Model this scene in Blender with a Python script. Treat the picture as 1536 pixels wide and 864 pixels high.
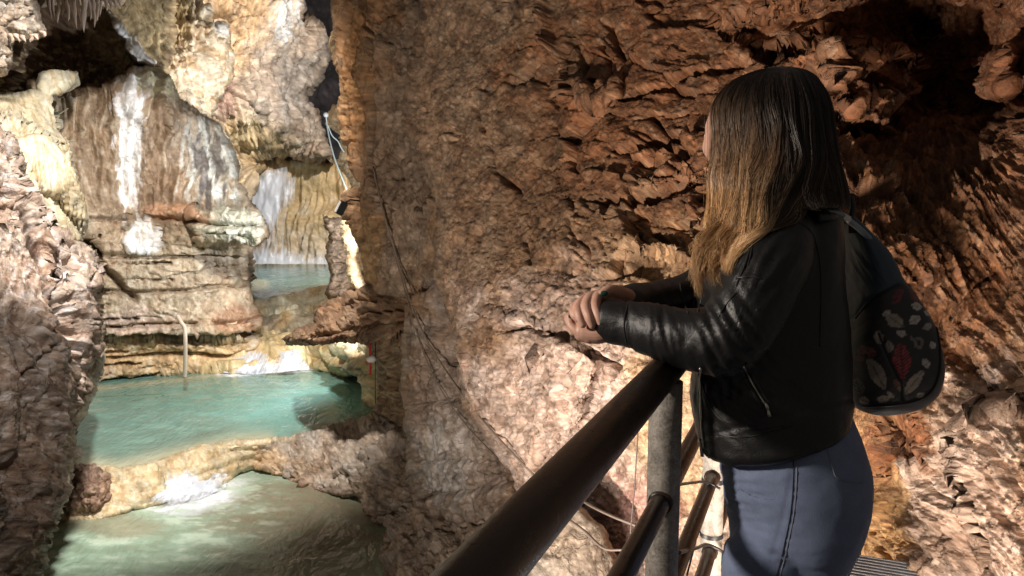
import bpy, bmesh, math, random
import numpy as np
from mathutils import Vector, Matrix

for o in list(bpy.data.objects):
    bpy.data.objects.remove(o, do_unlink=True)
scene = bpy.context.scene
COL = scene.collection
random.seed(7)
rng = np.random.default_rng(11)

# ------------------------------------------------------------------ camera
CAM_Z = 1.42
PITCH = math.radians(7.0)
F = 1139.0                       # focal length in pixels of the 1536 px wide photograph
cam_data = bpy.data.cameras.new('camera')
cam_data.sensor_width = 36.0
cam_data.lens = 36.0 * F / 1536.0
cam_data.clip_start = 0.05
cam_data.clip_end = 300.0
cam = bpy.data.objects.new('camera', cam_data)
COL.objects.link(cam)
cam.location = (0, 0, CAM_Z)
cam.rotation_euler = (math.radians(90) - PITCH, 0, 0)
scene.camera = cam
SP, CP = math.sin(PITCH), math.cos(PITCH)

def P(px, py, d):
    """world point seen at pixel (px, py) of the photograph at depth d along the view axis"""
    a = (px - 768.0) / F
    b = (432.0 - py) / F
    return Vector((a * d, d * (CP + b * SP), CAM_Z + d * (-SP + b * CP)))

def Parr(px, py, d):
    a = (px - 768.0) / F
    b = (432.0 - py) / F
    return np.stack([a * d, d * (CP + b * SP), CAM_Z + d * (-SP + b * CP)], -1)

def Dh(py, h):
    """depth at which the level h metres below the camera is seen in row py"""
    return h / (SP - (432.0 - py) / F * CP)

# ------------------------------------------------------------------ world and exposure
world = bpy.data.worlds.new('World')
scene.world = world
world.use_nodes = True
wb = world.node_tree.nodes['Background']
wb.inputs[0].default_value = (0.95, 0.86, 0.78, 1)
wb.inputs[1].default_value = 0.085
scene.view_settings.view_transform = 'Standard'
scene.view_settings.look = 'None'
scene.view_settings.exposure = 0.0
scene.view_settings.gamma = 1.0
scene.cycles.max_bounces = 5
scene.cycles.diffuse_bounces = 3
scene.cycles.glossy_bounces = 3
scene.cycles.transparent_max_bounces = 8
scene.cycles.caustics_reflective = False
scene.cycles.caustics_refractive = False
scene.cycles.sample_clamp_indirect = 4.0

# ------------------------------------------------------------------ cave floodlights and added lamps
def spot(name, loc, target, power, color, angle=100, radius=0.12, blend=0.6):
    l = bpy.data.lights.new(name, 'SPOT')
    l.energy = power
    l.color = color
    l.spot_size = math.radians(angle)
    l.spot_blend = blend
    l.shadow_soft_size = radius
    o = bpy.data.objects.new(name, l)
    COL.objects.link(o)
    o.location = loc
    o.rotation_euler = (Vector(target) - Vector(loc)).to_track_quat('-Z', 'Y').to_euler()
    return o
WARM = (1.0, 0.80, 0.60)
NEUT = (1.0, 0.93, 0.86)
COOL = (0.93, 0.96, 1.0)
spot('added_high_left', (-3.4, 8.5, 6.5), (-8.5, 16.2, -3.0), 7200, NEUT, 73, 0.3, 0.5)  # unseen lamp added overhead to light the pools and layered wall
spot('near_left_fill', (-1.5, 3.0, 3.2), (-7.3, 9.8, -0.5), 1200, NEUT, 56, 0.12, 0.9)  # added fill for the near left rock, no visible source
spot('floodlight_hidden_slab', P(580, 350, 17.0), P(280, 380, 19), 1500, COOL, 150)
spot('outcrop_fill', P(545, 110, 21.5), P(280, 80, 23.5), 2000, (1.0, 0.93, 0.84), 75, 0.12, 0.6)  # hidden lamp added to brighten the fluted outcrop
spot('floodlight_chamber', P(620, 60, 27), P(400, 260, 38), 7000, NEUT, 110)
spot('floodlight_back', P(330, -170, 24), P(400, 160, 34), 1300, WARM, 110)
spot('floodlight_under_walkway', P(790, 1020, 2.9), P(850, 560, 5.0), 75, (1.0, 0.89, 0.82), 140)
spot('wall_fill', (-2.2, 1.3, -0.5), P(860, 300, 6), 1250, (1.0, 0.86, 0.74), 104)  # unseen lamp added for broad, even light on the right wall
spot('floodlight_right', P(1400, 1250, 1.55), P(1440, 520, 3.0), 130, (1.0, 0.82, 0.68), 140)
spot('woman_fill', (-1.9, 1.0, 1.9), P(1130, 420, 1.5), 230, (1.0, 0.88, 0.76), 44)  # added fill, narrowed so it lights the woman alone

# ------------------------------------------------------------------ numeric noise
def _h(ix, iy, iz, seed):
    U = np.uint32
    with np.errstate(over='ignore'):
        n = ix.astype(np.int32).view(U) * U(374761393) + iy.astype(np.int32).view(U) * U(668265263) + iz.astype(np.int32).view(U) * U(2147483647) + U((seed * 1274126177) & 0xffffffff)
        n = (n ^ (n >> U(13))) * U(1274126177)
        n = (n ^ (n >> U(15))) * U(2246822519)
        return n ^ (n >> U(16))

_G = rng.normal(size=(256, 3))
_G /= np.linalg.norm(_G, axis=1)[:, None]
_G = _G.astype(np.float32)

def pn(Q, seed=0):
    """gradient noise about -1..1 of points Q (N,3)"""
    Q = np.asarray(Q, dtype=np.float32)
    I = np.floor(Q).astype(np.int32)
    f = Q - I
    u = f * f * f * (f * (f * 6 - 15) + 10)
    out = 0
    for dx in (0, 1):
        for dy in (0, 1):
            for dz in (0, 1):
                g = _G[_h(I[:, 0] + dx, I[:, 1] + dy, I[:, 2] + dz, seed) & 255]
                dot = g[:, 0] * (f[:, 0] - dx) + g[:, 1] * (f[:, 1] - dy) + g[:, 2] * (f[:, 2] - dz)
                w = (u[:, 0] if dx else 1 - u[:, 0]) * (u[:, 1] if dy else 1 - u[:, 1]) * (u[:, 2] if dz else 1 - u[:, 2])
                out = out + w * dot
    return out * 1.5

def fbm(Q, octv=4, seed=0, gain=0.5, ridged=False):
    a, s, out = 1.0, 0.0, 0
    Q = np.asarray(Q, dtype=np.float32)
    for i in range(octv):
        n = pn(Q, seed + i * 17)
        if ridged:
            n = 1 - 2 * np.abs(n)
        out = out + a * n
        s += a
        a *= gain
        Q = Q * 2.03 + 7.1
    return out / s

def worley(Q, seed=0):
    """F1, F2, random value of the nearest cell, vector to its point"""
    Q = np.asarray(Q, dtype=np.float32)
    I = np.floor(Q).astype(np.int32)
    n = len(Q)
    F1 = np.full(n, 9.0, np.float32); F2 = np.full(n, 9.0, np.float32)
    cid = np.zeros(n, np.int64)
    vec = np.zeros((n, 3), np.float32)
    for dx in (-1, 0, 1):
        for dy in (-1, 0, 1):
            for dz in (-1, 0, 1):
                cx, cy, cz = I[:, 0] + dx, I[:, 1] + dy, I[:, 2] + dz
                h = _h(cx, cy, cz, seed)
                j = np.stack([cx + (h & 1023) / 1023.0, cy + ((h >> 10) & 1023) / 1023.0, cz + ((h >> 20) & 1023) / 1023.0], -1) - Q
                d = (j * j).sum(1)
                m = d < F1
                F2 = np.where(m, F1, np.minimum(F2, d))
                F1 = np.where(m, d, F1)
                cid = np.where(m, h, cid)
                vec[m] = j[m]
    return np.sqrt(F1), np.sqrt(F2), cid, vec

def blocks(Q, seed=0, tilt=0.5, crack=0.12):
    """broken rock: every cell a tilted facet of its own height, cracks between"""
    W = np.stack([fbm(Q * 1.3, 2, seed + 3), fbm(Q * 1.3 + 31, 2, seed + 4), fbm(Q * 1.3 + 57, 2, seed + 5)], -1) * 0.5 + np.stack([pn(Q * 5, seed + 3), pn(Q * 5, seed + 4), pn(Q * 5, seed + 5)], -1) * 0.05
    f1, f2, cid, v = worley(Q + W, seed)
    r = (cid & 255) / 255.0
    g = _G[(cid >> 8) & 255]
    e = f2 - f1
    cr = np.clip(e / crack, 0, 1)
    return (r - 0.5) + tilt * (g * v).sum(1) - 0.55 * (1 - cr) ** 2

def pebbles(Q, seed=0):
    f1, f2, cid, v = worley(Q, seed)
    return np.clip(0.55 - f1 * f1, -0.3, 0.6) * (0.6 + 0.8 * ((cid & 255) / 255.0))

def sstep(a, b, x):
    t = np.clip((x - a) / (b - a), 0, 1)
    return t * t * (3 - 2 * t)

# ------------------------------------------------------------------ plane geometry helpers
def seg_dist(x, y, pts):
    best = np.full(x.shape, 1e9, np.float64)
    for (x0, y0), (x1, y1) in zip(pts[:-1], pts[1:]):
        dx, dy = x1 - x0, y1 - y0
        L = dx * dx + dy * dy + 1e-9
        t = np.clip(((x - x0) * dx + (y - y0) * dy) / L, 0, 1)
        best = np.minimum(best, np.hypot(x - x0 - t * dx, y - y0 - t * dy))
    return best

def poly_sd(x, y, pts):
    """signed distance, positive inside"""
    c = pts + [pts[0]]
    d = seg_dist(x, y, c)
    ins = np.zeros(x.shape, bool)
    for (x0, y0), (x1, y1) in zip(c[:-1], c[1:]):
        if y0 == y1:
            continue
        m = ((y0 > y) != (y1 > y)) & (x < (x1 - x0) * (y - y0) / (y1 - y0) + x0)
        ins ^= m
    return np.where(ins, d, -d)

def tps(ctrl):
    c = np.array(ctrl, float)
    X = c[:, :2] / 500.0
    n = len(c)
    r = np.linalg.norm(X[:, None] - X[None], axis=2)
    K = np.where(r > 0, r * r * np.log(r + 1e-12), 0) + np.eye(n) * 1e-4
    A = np.zeros((n + 3, n + 3)); A[:n, :n] = K
    A[:n, n] = 1; A[:n, n + 1:] = X; A[n, :n] = 1; A[n + 1:, :n] = X.T
    b = np.zeros(n + 3); b[:n] = np.log(c[:, 2])
    w = np.linalg.solve(A, b)
    lo, hi = c[:, 2].min() * 0.75, c[:, 2].max() * 1.25
    def f(x, y):
        out = w[n] + w[n + 1] * x / 500 + w[n + 2] * y / 500
        for i in range(n):
            q = (x / 500 - X[i, 0]) ** 2 + (y / 500 - X[i, 1]) ** 2
            out = out + w[i] * 0.5 * q * np.log(q + 1e-12)
        return np.clip(np.exp(out), lo, hi)
    return f

# ------------------------------------------------------------------ objects
def tag(o, label=None, cat=None, group=None, kind=None):
    if label: o['label'] = label
    if cat: o['category'] = cat
    if group: o['group'] = group
    if kind: o['kind'] = kind
    return o

def thing(name, label, cat, loc=(0, 0, 0), group=None):
    o = bpy.data.objects.new(name, None)
    o.empty_display_size = 0.1
    COL.objects.link(o)
    o.location = loc
    return tag(o, label, cat, group)

def mesh_np(name, V, quads, mat, parent=None, col=None, smooth=True, tris=None):
    me = bpy.data.meshes.new(name)
    V = np.asarray(V, np.float32)
    if parent is not None:
        V = V - np.array(parent_loc(parent), np.float32)
    q = np.asarray(quads, np.int32).reshape(-1, 4) if quads is not None and len(quads) else np.zeros((0, 4), np.int32)
    t = np.asarray(tris, np.int32).reshape(-1, 3) if tris is not None and len(tris) else np.zeros((0, 3), np.int32)
    me.vertices.add(len(V)); me.vertices.foreach_set('co', V.ravel())
    nl = len(q) * 4 + len(t) * 3
    me.loops.add(nl); me.loops.foreach_set('vertex_index', np.concatenate([q.ravel(), t.ravel()]))
    me.polygons.add(len(q) + len(t))
    st = np.concatenate([np.arange(len(q)) * 4, len(q) * 4 + np.arange(len(t)) * 3]).astype(np.int32)
    me.polygons.foreach_set('loop_start', st)
    me.update(calc_edges=True)
    me.validate()
    me.polygons.foreach_set('use_smooth', np.full(len(me.polygons), smooth))
    if col is not None:
        a = me.color_attributes.new('Col', 'FLOAT_COLOR', 'POINT')
        c = np.ones((len(V), 4), np.float32); c[:, :3] = np.clip(col, 0, 1)
        a.data.foreach_set('color', c.ravel())
    if mat: me.materials.append(mat)
    o = bpy.data.objects.new(name, me)
    COL.objects.link(o)
    if parent is not None: o.parent = parent
    return o

def parent_loc(p):
    v = Vector((0, 0, 0))
    while p is not None:
        v += p.location
        p = p.parent
    return v

def surf(name, outline, depth, mat, step=2.0, disp=None, col=None, jag=3.0, jscale=14.0, roll=(14, 0.6),
         thick=0.8, cracks=(), plates=(), parent=None, seed=0, grain=1.5, speck=0.35, smooth=True, bbox=(-260, -170, 1800, 1040)):
    """a body of rock (or a sheet of water) standing at its real distance, displaced in world space"""
    xs = [p[0] for p in outline]; ys = [p[1] for p in outline]
    x0, x1 = max(min(xs) - 8, bbox[0]), min(max(xs) + 8, bbox[2])
    y0, y1 = max(min(ys) - 8, bbox[1]), min(max(ys) + 8, bbox[3])
    gx = np.arange(x0, x1 + step, step); gy = np.arange(y0, y1 + step, step)
    X, Y = np.meshgrid(gx, gy)
    sh = X.shape
    x, y = X.ravel(), Y.ravel()
    pq = np.stack([x / jscale, y / jscale, np.full_like(x, seed * 3.7)], -1)
    sd = poly_sd(x, y, outline)
    if jag:
        sd = sd + jag * fbm(pq, 4, seed) * 1.6
    S = sd.reshape(sh)
    gyy, gxx = np.gradient(S, step)
    gm = np.hypot(gxx, gyy) + 1e-6
    move = np.clip(S, -1.8 * step, 0)
    xx = (X - gxx / gm * move / 1.0).ravel()
    yy = (Y - gyy / gm * move / 1.0).ravel()
    d = depth(xx, yy) if callable(depth) else tps(depth)(xx, yy)
    if roll:
        t = np.clip(1 - sd / roll[0], 0, 1)
        d = d + roll[1] * (1 - np.sqrt(np.clip(1 - t * t, 0, 1)))
    for pl in plates:
        poly, off, soft = pl[0], pl[1], pl[2]
        jj = pl[3] if len(pl) > 3 else 3.0
        m = poly_sd(xx, yy, poly) + jj * 1.6 * fbm(pq * 1.3 + 5, 3, seed + 5)
        d = d - off * sstep(-soft / 2, soft / 2, m)
    W = Parr(xx, yy, d)
    G = W.reshape(sh + (3,))
    du = np.gradient(G, axis=1); dv = np.gradient(G, axis=0)
    N = np.cross(dv, du).reshape(-1, 3)
    N /= np.linalg.norm(N, axis=1)[:, None] + 1e-9
    view = W - np.array([0, 0, CAM_Z])
    N[(N * view).sum(1) > 0] *= -1
    sub = np.nonzero(sd > -3 * step)[0]
    Wf, xf, yf, Nf = W, xx, yy, N
    W, xx, yy, N = W[sub], xx[sub], yy[sub], N[sub]
    h = np.zeros(len(W))
    if disp is not None:
        h = disp(W, xx, yy)
        h = h * (0.35 + 0.65 * sstep(0, 9, sd[sub]))
    gq = np.stack([xx, yy, xx * 0 + seed], -1)
    gn = None
    if grain:
        gq2 = gq + 3.0 * np.stack([pn(gq / 13, 61), pn(gq / 13, 62), xx * 0], -1)
        gn = 1.5 * fbm(gq2 / 7.0, 3, 63, 0.75) + 0.7 * pebbles(gq2 / np.array([9.0, 7.5, 9]), 64) + 0.9 * fbm(gq / 26, 3, 66, 0.6, ridged=True)
        area = 0.45 + 0.9 * sstep(-0.25, 0.3, fbm(gq / 70, 3, 68))
        h = h + grain * area * gn * d[sub] / F
    for cr in cracks:
        pts, wd, dp = cr
        wob = fbm(np.stack([xx / 9, yy / 9, xx * 0 + 3], -1), 3, seed + 9)
        dist = seg_dist(xx + wob * 5, yy + wob * 4, pts)
        vary = 0.45 + 0.9 * np.clip(0.5 + fbm(np.stack([xx / 25, yy / 25, xx * 0 + 9], -1), 2, seed + 2), 0, 1)
        h = h - dp * vary * np.exp(-(dist / (wd * vary)) ** 2)
    C = col(W, xx, yy, h) if callable(col) else (np.tile(col, (len(W), 1)) if col is not None else None)
    if C is not None and speck:
        sp_ = speck * (1.3 * fbm(gq / 5.5 + 9, 3, 71, 0.8) + 1.2 * fbm(gq / 24 + 5, 3, 72, 0.7))
        C = C * np.clip(1 + 1.6 * sp_, 0.3, 2.0)[:, None]
        C = paint(C, sstep(0.16, 0.34, fbm(gq / 6.0 + 40, 3, 73, 0.7)) * speck * 1.2, (0, 0, 0)) + np.clip(sstep(0.14, 0.32, fbm(gq / 6.0 + 40, 3, 73, 0.7)) * speck * 1.2, 0, 1)[:, None] * np.clip(C * 1.75 + 0.05, 0, 0.9)
    if C is not None and grain:
        C = 1.04 * np.clip(C, 0, 1) ** np.array([1.13, 1.18, 1.24])
    Wf[sub] = W + N * h[:, None]
    W = Wf
    if C is not None:
        Cf = np.zeros((len(W), 3)); Cf[sub] = C; C = Cf
    # faces
    ny, nx = sh
    idx = np.arange(nx * ny).reshape(sh)
    a, b, c, e = idx[:-1, :-1], idx[:-1, 1:], idx[1:, 1:], idx[1:, :-1]
    keep = (S[:-1, :-1] > 0) | (S[:-1, 1:] > 0) | (S[1:, 1:] > 0) | (S[1:, :-1] > 0)
    q = np.stack([a[keep], e[keep], c[keep], b[keep]], -1)
    used = np.unique(q)
    rm = np.full(nx * ny, -1); rm[used] = np.arange(len(used))
    q = rm[q]
    V = W[used]
    C = C[used] if C is not None else None
    if thick:
        ed = np.concatenate([q[:, [0, 1]], q[:, [1, 2]], q[:, [2, 3]], q[:, [3, 0]]])
        key = np.sort(ed, 1); code = key[:, 0].astype(np.int64) * 10_000_000 + key[:, 1]
        u, inv, cnt = np.unique(code, return_inverse=True, return_counts=True)
        bd = ed[cnt[inv.ravel()] == 1]
        bv = np.unique(bd)
        mp = {}
        base = len(V)
        ray = V[bv] - np.array([0, 0, CAM_Z]); ray /= np.linalg.norm(ray, axis=1)[:, None]
        layers = [V]
        cols = [C]
        prev = np.full(len(V), -1); prev[bv] = bv
        quads = [q]
        for k in (1, 2, 3):
            nv = V[bv] + ray * thick * k / 3.0 + 0.05 * thick * np.stack([pn(V[bv] * 2 + k, 1), pn(V[bv] * 2 + k, 2), pn(V[bv] * 2 + k, 3)], -1)
            layers.append(nv)
            if C is not None: cols.append(C[bv])
            cur = np.full(len(V), -1); cur[bv] = base + np.arange(len(bv)); base += len(bv)
            quads.append(np.stack([prev[bd[:, 1]], prev[bd[:, 0]], cur[bd[:, 0]], cur[bd[:, 1]]], -1))
            prev = cur
        V = np.concatenate(layers); q = np.concatenate(quads)
        if C is not None: C = np.concatenate(cols)
    return mesh_np(name, V, q, mat, parent, C, smooth)

def blob(x, y, cx, cy, rx, ry, ang=0.0, soft=0.5, nz=None, amp=0.5):
    a = math.radians(ang)
    u = ((x - cx) * math.cos(a) + (y - cy) * math.sin(a)) / rx
    v = (-(x - cx) * math.sin(a) + (y - cy) * math.cos(a)) / ry
    r = np.hypot(u, v)
    if nz is not None: r = r + nz * amp
    return 1 - sstep(1 - soft, 1 + soft, r)

def paint(C, m, rgb):
    m = np.clip(m, 0, 1)[:, None]
    return C * (1 - m) + np.array(rgb)[None] * m

# ------------------------------------------------------------------ materials
def nodes(name):
    m = bpy.data.materials.new(name)
    m.use_nodes = True
    nt = m.node_tree
    return m, nt, nt.nodes['Principled BSDF']

def tex_noise(nt, scale, detail=8, rough=0.6, vec=None, dist=0.0):
    n = nt.nodes.new('ShaderNodeTexNoise')
    n.inputs['Scale'].default_value = scale
    n.inputs['Detail'].default_value = detail
    n.inputs['Roughness'].default_value = rough
    n.inputs['Distortion'].default_value = dist
    if vec is not None: nt.links.new(vec, n.inputs['Vector'])
    return n

def mathn(nt, op, a, b=None, c=None):
    n = nt.nodes.new('ShaderNodeMath'); n.operation = op
    for i, v in enumerate((a, b, c)):
        if v is None: continue
        if isinstance(v, (int, float)): n.inputs[i].default_value = v
        else: nt.links.new(v, n.inputs[i])
    return n.outputs[0]

def ramp(nt, fac, stops):
    n = nt.nodes.new('ShaderNodeValToRGB')
    e = n.color_ramp.elements
    while len(e) < len(stops): e.new(0.5)
    for i, (p, c) in enumerate(stops):
        e[i].position = p
        e[i].color = (c, c, c, 1) if isinstance(c, (int, float)) else (*c, 1)
    nt.links.new(fac, n.inputs[0])
    return n.outputs[0]

def rock_mat(name, fine=30.0, bump=0.02, rough=(0.5, 0.9), var=0.5, spec=0.4, stretch=(1, 1, 1), crackle=0.6, mid=0.25, base=None, speck=0.0):
    """rock: mineral colour from the surface's own stain map, grain, pits and crackle from procedural textures"""
    m, nt, bs = nodes(name)
    geo = nt.nodes.new('ShaderNodeNewGeometry')
    mp = nt.nodes.new('ShaderNodeMapping'); mp.inputs['Scale'].default_value = stretch
    nt.links.new(geo.outputs['Position'], mp.inputs['Vector'])
    pos = mp.outputs[0]
    if base is None:
        at = nt.nodes.new('ShaderNodeAttribute'); at.attribute_name = 'Col'
        cin = at.outputs['Color']
    else:
        rg = nt.nodes.new('ShaderNodeRGB'); rg.outputs[0].default_value = (*base, 1); cin = rg.outputs[0]
    n1 = tex_noise(nt, fine, 6, 0.7, pos)
    n2 = tex_noise(nt, fine * mid, 6, 0.65, pos, 0.6)
    vo = nt.nodes.new('ShaderNodeTexVoronoi'); vo.feature = 'F1'
    vo.inputs['Scale'].default_value = fine * 0.55
    # warp the cells a little so they do not look like cells
    add = nt.nodes.new('ShaderNodeVectorMath'); add.operation = 'MULTIPLY_ADD'
    nt.links.new(n1.outputs['Color'], add.inputs[0]); add.inputs[1].default_value = (0.9 / fine,) * 3
    nt.links.new(pos, add.inputs[2]); nt.links.new(add.outputs[0], vo.inputs['Vector'])
    g = mathn(nt, 'MULTIPLY_ADD', n1.outputs['Fac'], var * 0.9, 0)
    g = mathn(nt, 'MULTIPLY_ADD', n2.outputs['Fac'], var * 1.3, g)
    g = mathn(nt, 'MULTIPLY_ADD', vo.outputs['Distance'], -var * 0.5, g)
    g = mathn(nt, 'ADD', g, 1.0 - var * 0.87)
    g = mathn(nt, 'MAXIMUM', g, 0.15)
    mx = nt.nodes.new('ShaderNodeVectorMath'); mx.operation = 'MULTIPLY'
    cb = nt.nodes.new('ShaderNodeCombineXYZ')
    hue = tex_noise(nt, fine * 0.09, 4, 0.6, pos)
    hv = mathn(nt, 'MULTIPLY_ADD', hue.outputs['Fac'], 0.36, 0.82)
    nt.links.new(mathn(nt, 'MULTIPLY', g, hv), cb.inputs[0]); nt.links.new(g, cb.inputs[1])
    nt.links.new(mathn(nt, 'DIVIDE', g, hv), cb.inputs[2])
    nt.links.new(cin, mx.inputs[0]); nt.links.new(cb.outputs[0], mx.inputs[1])
    nt.links.new(mx.outputs[0], bs.inputs['Base Color'])
    rr = ramp(nt, n2.outputs['Fac'], [(0.3, rough[0]), (0.65, rough[1])])
    nt.links.new(rr, bs.inputs['Roughness'])
    bs.inputs['Specular IOR Level'].default_value = spec
    hgt = mathn(nt, 'MULTIPLY_ADD', n2.outputs['Fac'], 1.6, n1.outputs['Fac'])
    hgt = mathn(nt, 'MULTIPLY_ADD', vo.outputs['Distance'], -crackle, hgt)
    vc = nt.nodes.new('ShaderNodeTexVoronoi'); vc.feature = 'DISTANCE_TO_EDGE'
    vc.inputs['Scale'].default_value = fine * 0.11
    ad2 = nt.nodes.new('ShaderNodeVectorMath'); ad2.operation = 'MULTIPLY_ADD'
    nt.links.new(n2.outputs['Color'], ad2.inputs[0]); ad2.inputs[1].default_value = (7.0 / fine,) * 3
    nt.links.new(pos, ad2.inputs[2]); nt.links.new(ad2.outputs[0], vc.inputs['Vector'])
    ck = ramp(nt, vc.outputs['Distance'], [(0.0, 0.0), (0.045, 1.0)])
    hgt = mathn(nt, 'MULTIPLY_ADD', ck, mathn(nt, 'MULTIPLY', hue.outputs['Fac'], 1.1), hgt)
    bp = nt.nodes.new('ShaderNodeBump')
    bp.inputs['Strength'].default_value = 1.0
    bp.inputs['Distance'].default_value = bump
    nt.links.new(hgt, bp.inputs['Height'])
    nt.links.new(bp.outputs[0], bs.inputs['Normal'])
    return m

def simple_mat(name, color, rough=0.5, metal=0.0, bump=0.0, scale=60, var=0.25, spec=0.5, stretch=(1, 1, 1)):
    m, nt, bs = nodes(name)
    tc = nt.nodes.new('ShaderNodeTexCoord')
    mp = nt.nodes.new('ShaderNodeMapping'); mp.inputs['Scale'].default_value = stretch
    nt.links.new(tc.outputs['Object'], mp.inputs['Vector'])
    n = tex_noise(nt, scale, 6, 0.65, mp.outputs[0])
    k = mathn(nt, 'MULTIPLY_ADD', n.outputs['Fac'], 2 * var, 1 - var)
    vm = nt.nodes.new('ShaderNodeVectorMath'); vm.operation = 'SCALE'
    vm.inputs[0].default_value = color
    nt.links.new(k, vm.inputs['Scale']); nt.links.new(vm.outputs[0], bs.inputs['Base Color'])
    bs.inputs['Metallic'].default_value = metal
    nt.links.new(mathn(nt, 'MULTIPLY_ADD', n.outputs['Fac'], 0.3, rough - 0.15), bs.inputs['Roughness'])
    bs.inputs['Specular IOR Level'].default_value = spec
    if bump:
        bp = nt.nodes.new('ShaderNodeBump'); bp.inputs['Distance'].default_value = bump
        nt.links.new(n.outputs['Fac'], bp.inputs['Height']); nt.links.new(bp.outputs[0], bs.inputs['Normal'])
    return m

# ================================================================== the cave
H_LOW, H_MID, H_FAR = 5.1, 4.6, 3.6       # pool levels below the camera

def nz2(x, y, s, seed=0, o=3):
    return 1.8 * fbm(np.stack([x / s, y / s, x * 0 + seed], -1), o, seed)

# --- right hand wall: the big bulge and the fractured beds above it
RW_OUT = [(632, -170), (632, 0), (622, 60), (610, 120), (606, 190), (628, 225), (652, 275), (660, 310), (654, 360), (654, 425),
          (672, 462), (690, 505), (688, 560), (702, 615), (735, 660), (765, 705), (772, 735), (800, 760), (835, 864), (850, 1060),
          (1810, 1060), (1810, -190), (632, -190)]
RW_CTRL = [(620, -100, 8.6), (630, 150, 8.0), (660, 300, 7.6), (700, 420, 6.6), (700, 550, 6.3), (760, 680, 5.7), (760, 100, 7.0), (800, 300, 6.0),
           (820, 500, 4.9), (860, 620, 4.6), (900, 760, 4.6), (900, 100, 5.8), (960, 250, 5.0), (980, 420, 4.3), (1000, 600, 4.0), (1000, 900, 4.0),
           (1100, 0, 4.9), (1150, 100, 4.4), (1250, 0, 3.9), (1260, 200, 3.9), (1300, 400, 3.1), (1300, 600, 3.3), (1290, 800, 3.6),
           (1400, 50, 4.3), (1420, 150, 4.2), (1450, 300, 3.25), (1400, 500, 3.1), (1420, 650, 3.0), (1500, 600, 2.85), (1536, 100, 3.3), (1536, 400, 2.95), (1536, 864, 2.6), (1400, 864, 2.9),
           (1800, 400, 2.3), (1800, -100, 2.6), (1800, 1000, 2.1)]
def rw_disp(W, x, y):
    Q = W
    # beds tilted along the fractured upper part
    a = math.radians(22)
    R = np.stack([Q[:, 0] * math.cos(a) - Q[:, 2] * math.sin(a), Q[:, 1], Q[:, 0] * math.sin(a) + Q[:, 2] * math.cos(a)], -1)
    frac = np.clip(blob(x, y, 1130, 130, 330, 260, 0, 0.35, nz2(x, y, 90, 2)) + blob(x, y, 960, 330, 90, 110, 0, 0.4), 0, 1)
    ridg = blob(x, y, 1480, 560, 300, 420, -30, 0.4, nz2(x, y, 90, 4))
    peb = blob(x, y, 860, 420, 230, 330, 0, 0.5)
    h = 0.14 * fbm(Q * 0.6, 3, 1) + 0.045 * fbm(Q * 3.2, 4, 2)
    sc = np.array([1.15, 1.15, 2.9])
    b1 = blocks(R * sc, 5, 0.45, 0.07)
    b2 = blocks(R * sc * 2.6 + 3, 6, 0.4, 0.09)
    h += frac * (0.15 * b1 + 0.035 * b2)
    h += (1 - frac) * (0.022 * blocks(Q * 4.5, 9, 0.8, 0.15))
    h += (0.016 + 0.016 * peb) * pebbles(Q * 22 + fbm(Q * 9, 2, 8)[:, None], 3) * (1 - 0.5 * frac)
    h += (0.012) * pebbles(Q * 48, 13)
    # long ridges falling to the lower right
    b = math.radians(52)
    u = (x * math.cos(b) + y * math.sin(b)) / 300.0
    v = (-x * math.sin(b) + y * math.cos(b)) / 42.0
    rr = fbm(np.stack([u * 1.3 + 0.6 * fbm(Q * 2, 2, 7), v + 1.5 * fbm(Q * 1.1, 3, 17), u * 0], -1), 5, 21, 0.62, ridged=True)
    h += ridg * (0.12 * rr + 0.018 * blocks(R * np.array([8, 8, 13]), 15, 0.35, 0.1))
    return h
def rw_col(W, x, y, h):
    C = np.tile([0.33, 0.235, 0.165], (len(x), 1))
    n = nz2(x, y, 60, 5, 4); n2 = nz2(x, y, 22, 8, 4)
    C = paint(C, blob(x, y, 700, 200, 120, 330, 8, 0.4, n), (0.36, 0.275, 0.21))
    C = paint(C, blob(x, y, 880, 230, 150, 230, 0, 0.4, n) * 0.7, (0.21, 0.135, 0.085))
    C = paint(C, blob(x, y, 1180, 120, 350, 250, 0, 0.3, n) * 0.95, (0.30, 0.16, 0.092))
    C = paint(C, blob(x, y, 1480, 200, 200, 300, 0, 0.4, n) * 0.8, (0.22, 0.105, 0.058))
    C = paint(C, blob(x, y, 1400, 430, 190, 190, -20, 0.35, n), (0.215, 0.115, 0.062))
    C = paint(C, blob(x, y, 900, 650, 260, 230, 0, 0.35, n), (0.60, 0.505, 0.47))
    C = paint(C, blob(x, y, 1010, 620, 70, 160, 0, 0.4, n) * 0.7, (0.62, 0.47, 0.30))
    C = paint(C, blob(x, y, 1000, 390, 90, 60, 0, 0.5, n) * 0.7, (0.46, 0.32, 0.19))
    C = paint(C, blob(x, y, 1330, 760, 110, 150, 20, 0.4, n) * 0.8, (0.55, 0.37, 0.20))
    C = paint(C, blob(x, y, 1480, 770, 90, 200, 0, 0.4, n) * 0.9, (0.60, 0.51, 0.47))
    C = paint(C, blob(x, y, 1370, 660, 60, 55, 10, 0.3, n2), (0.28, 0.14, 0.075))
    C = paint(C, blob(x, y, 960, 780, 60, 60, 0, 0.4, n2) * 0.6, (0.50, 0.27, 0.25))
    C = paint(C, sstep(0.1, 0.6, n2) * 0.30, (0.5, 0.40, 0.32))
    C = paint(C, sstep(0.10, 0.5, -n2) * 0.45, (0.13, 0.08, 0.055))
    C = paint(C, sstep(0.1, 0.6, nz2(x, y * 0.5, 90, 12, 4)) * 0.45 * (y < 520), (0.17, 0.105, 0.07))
    return C * np.array([0.88, 0.84, 0.80])
m_rw = rock_mat('wall_rock', 34, 0.011, (0.45, 0.85), 0.55, 0.45)
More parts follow.
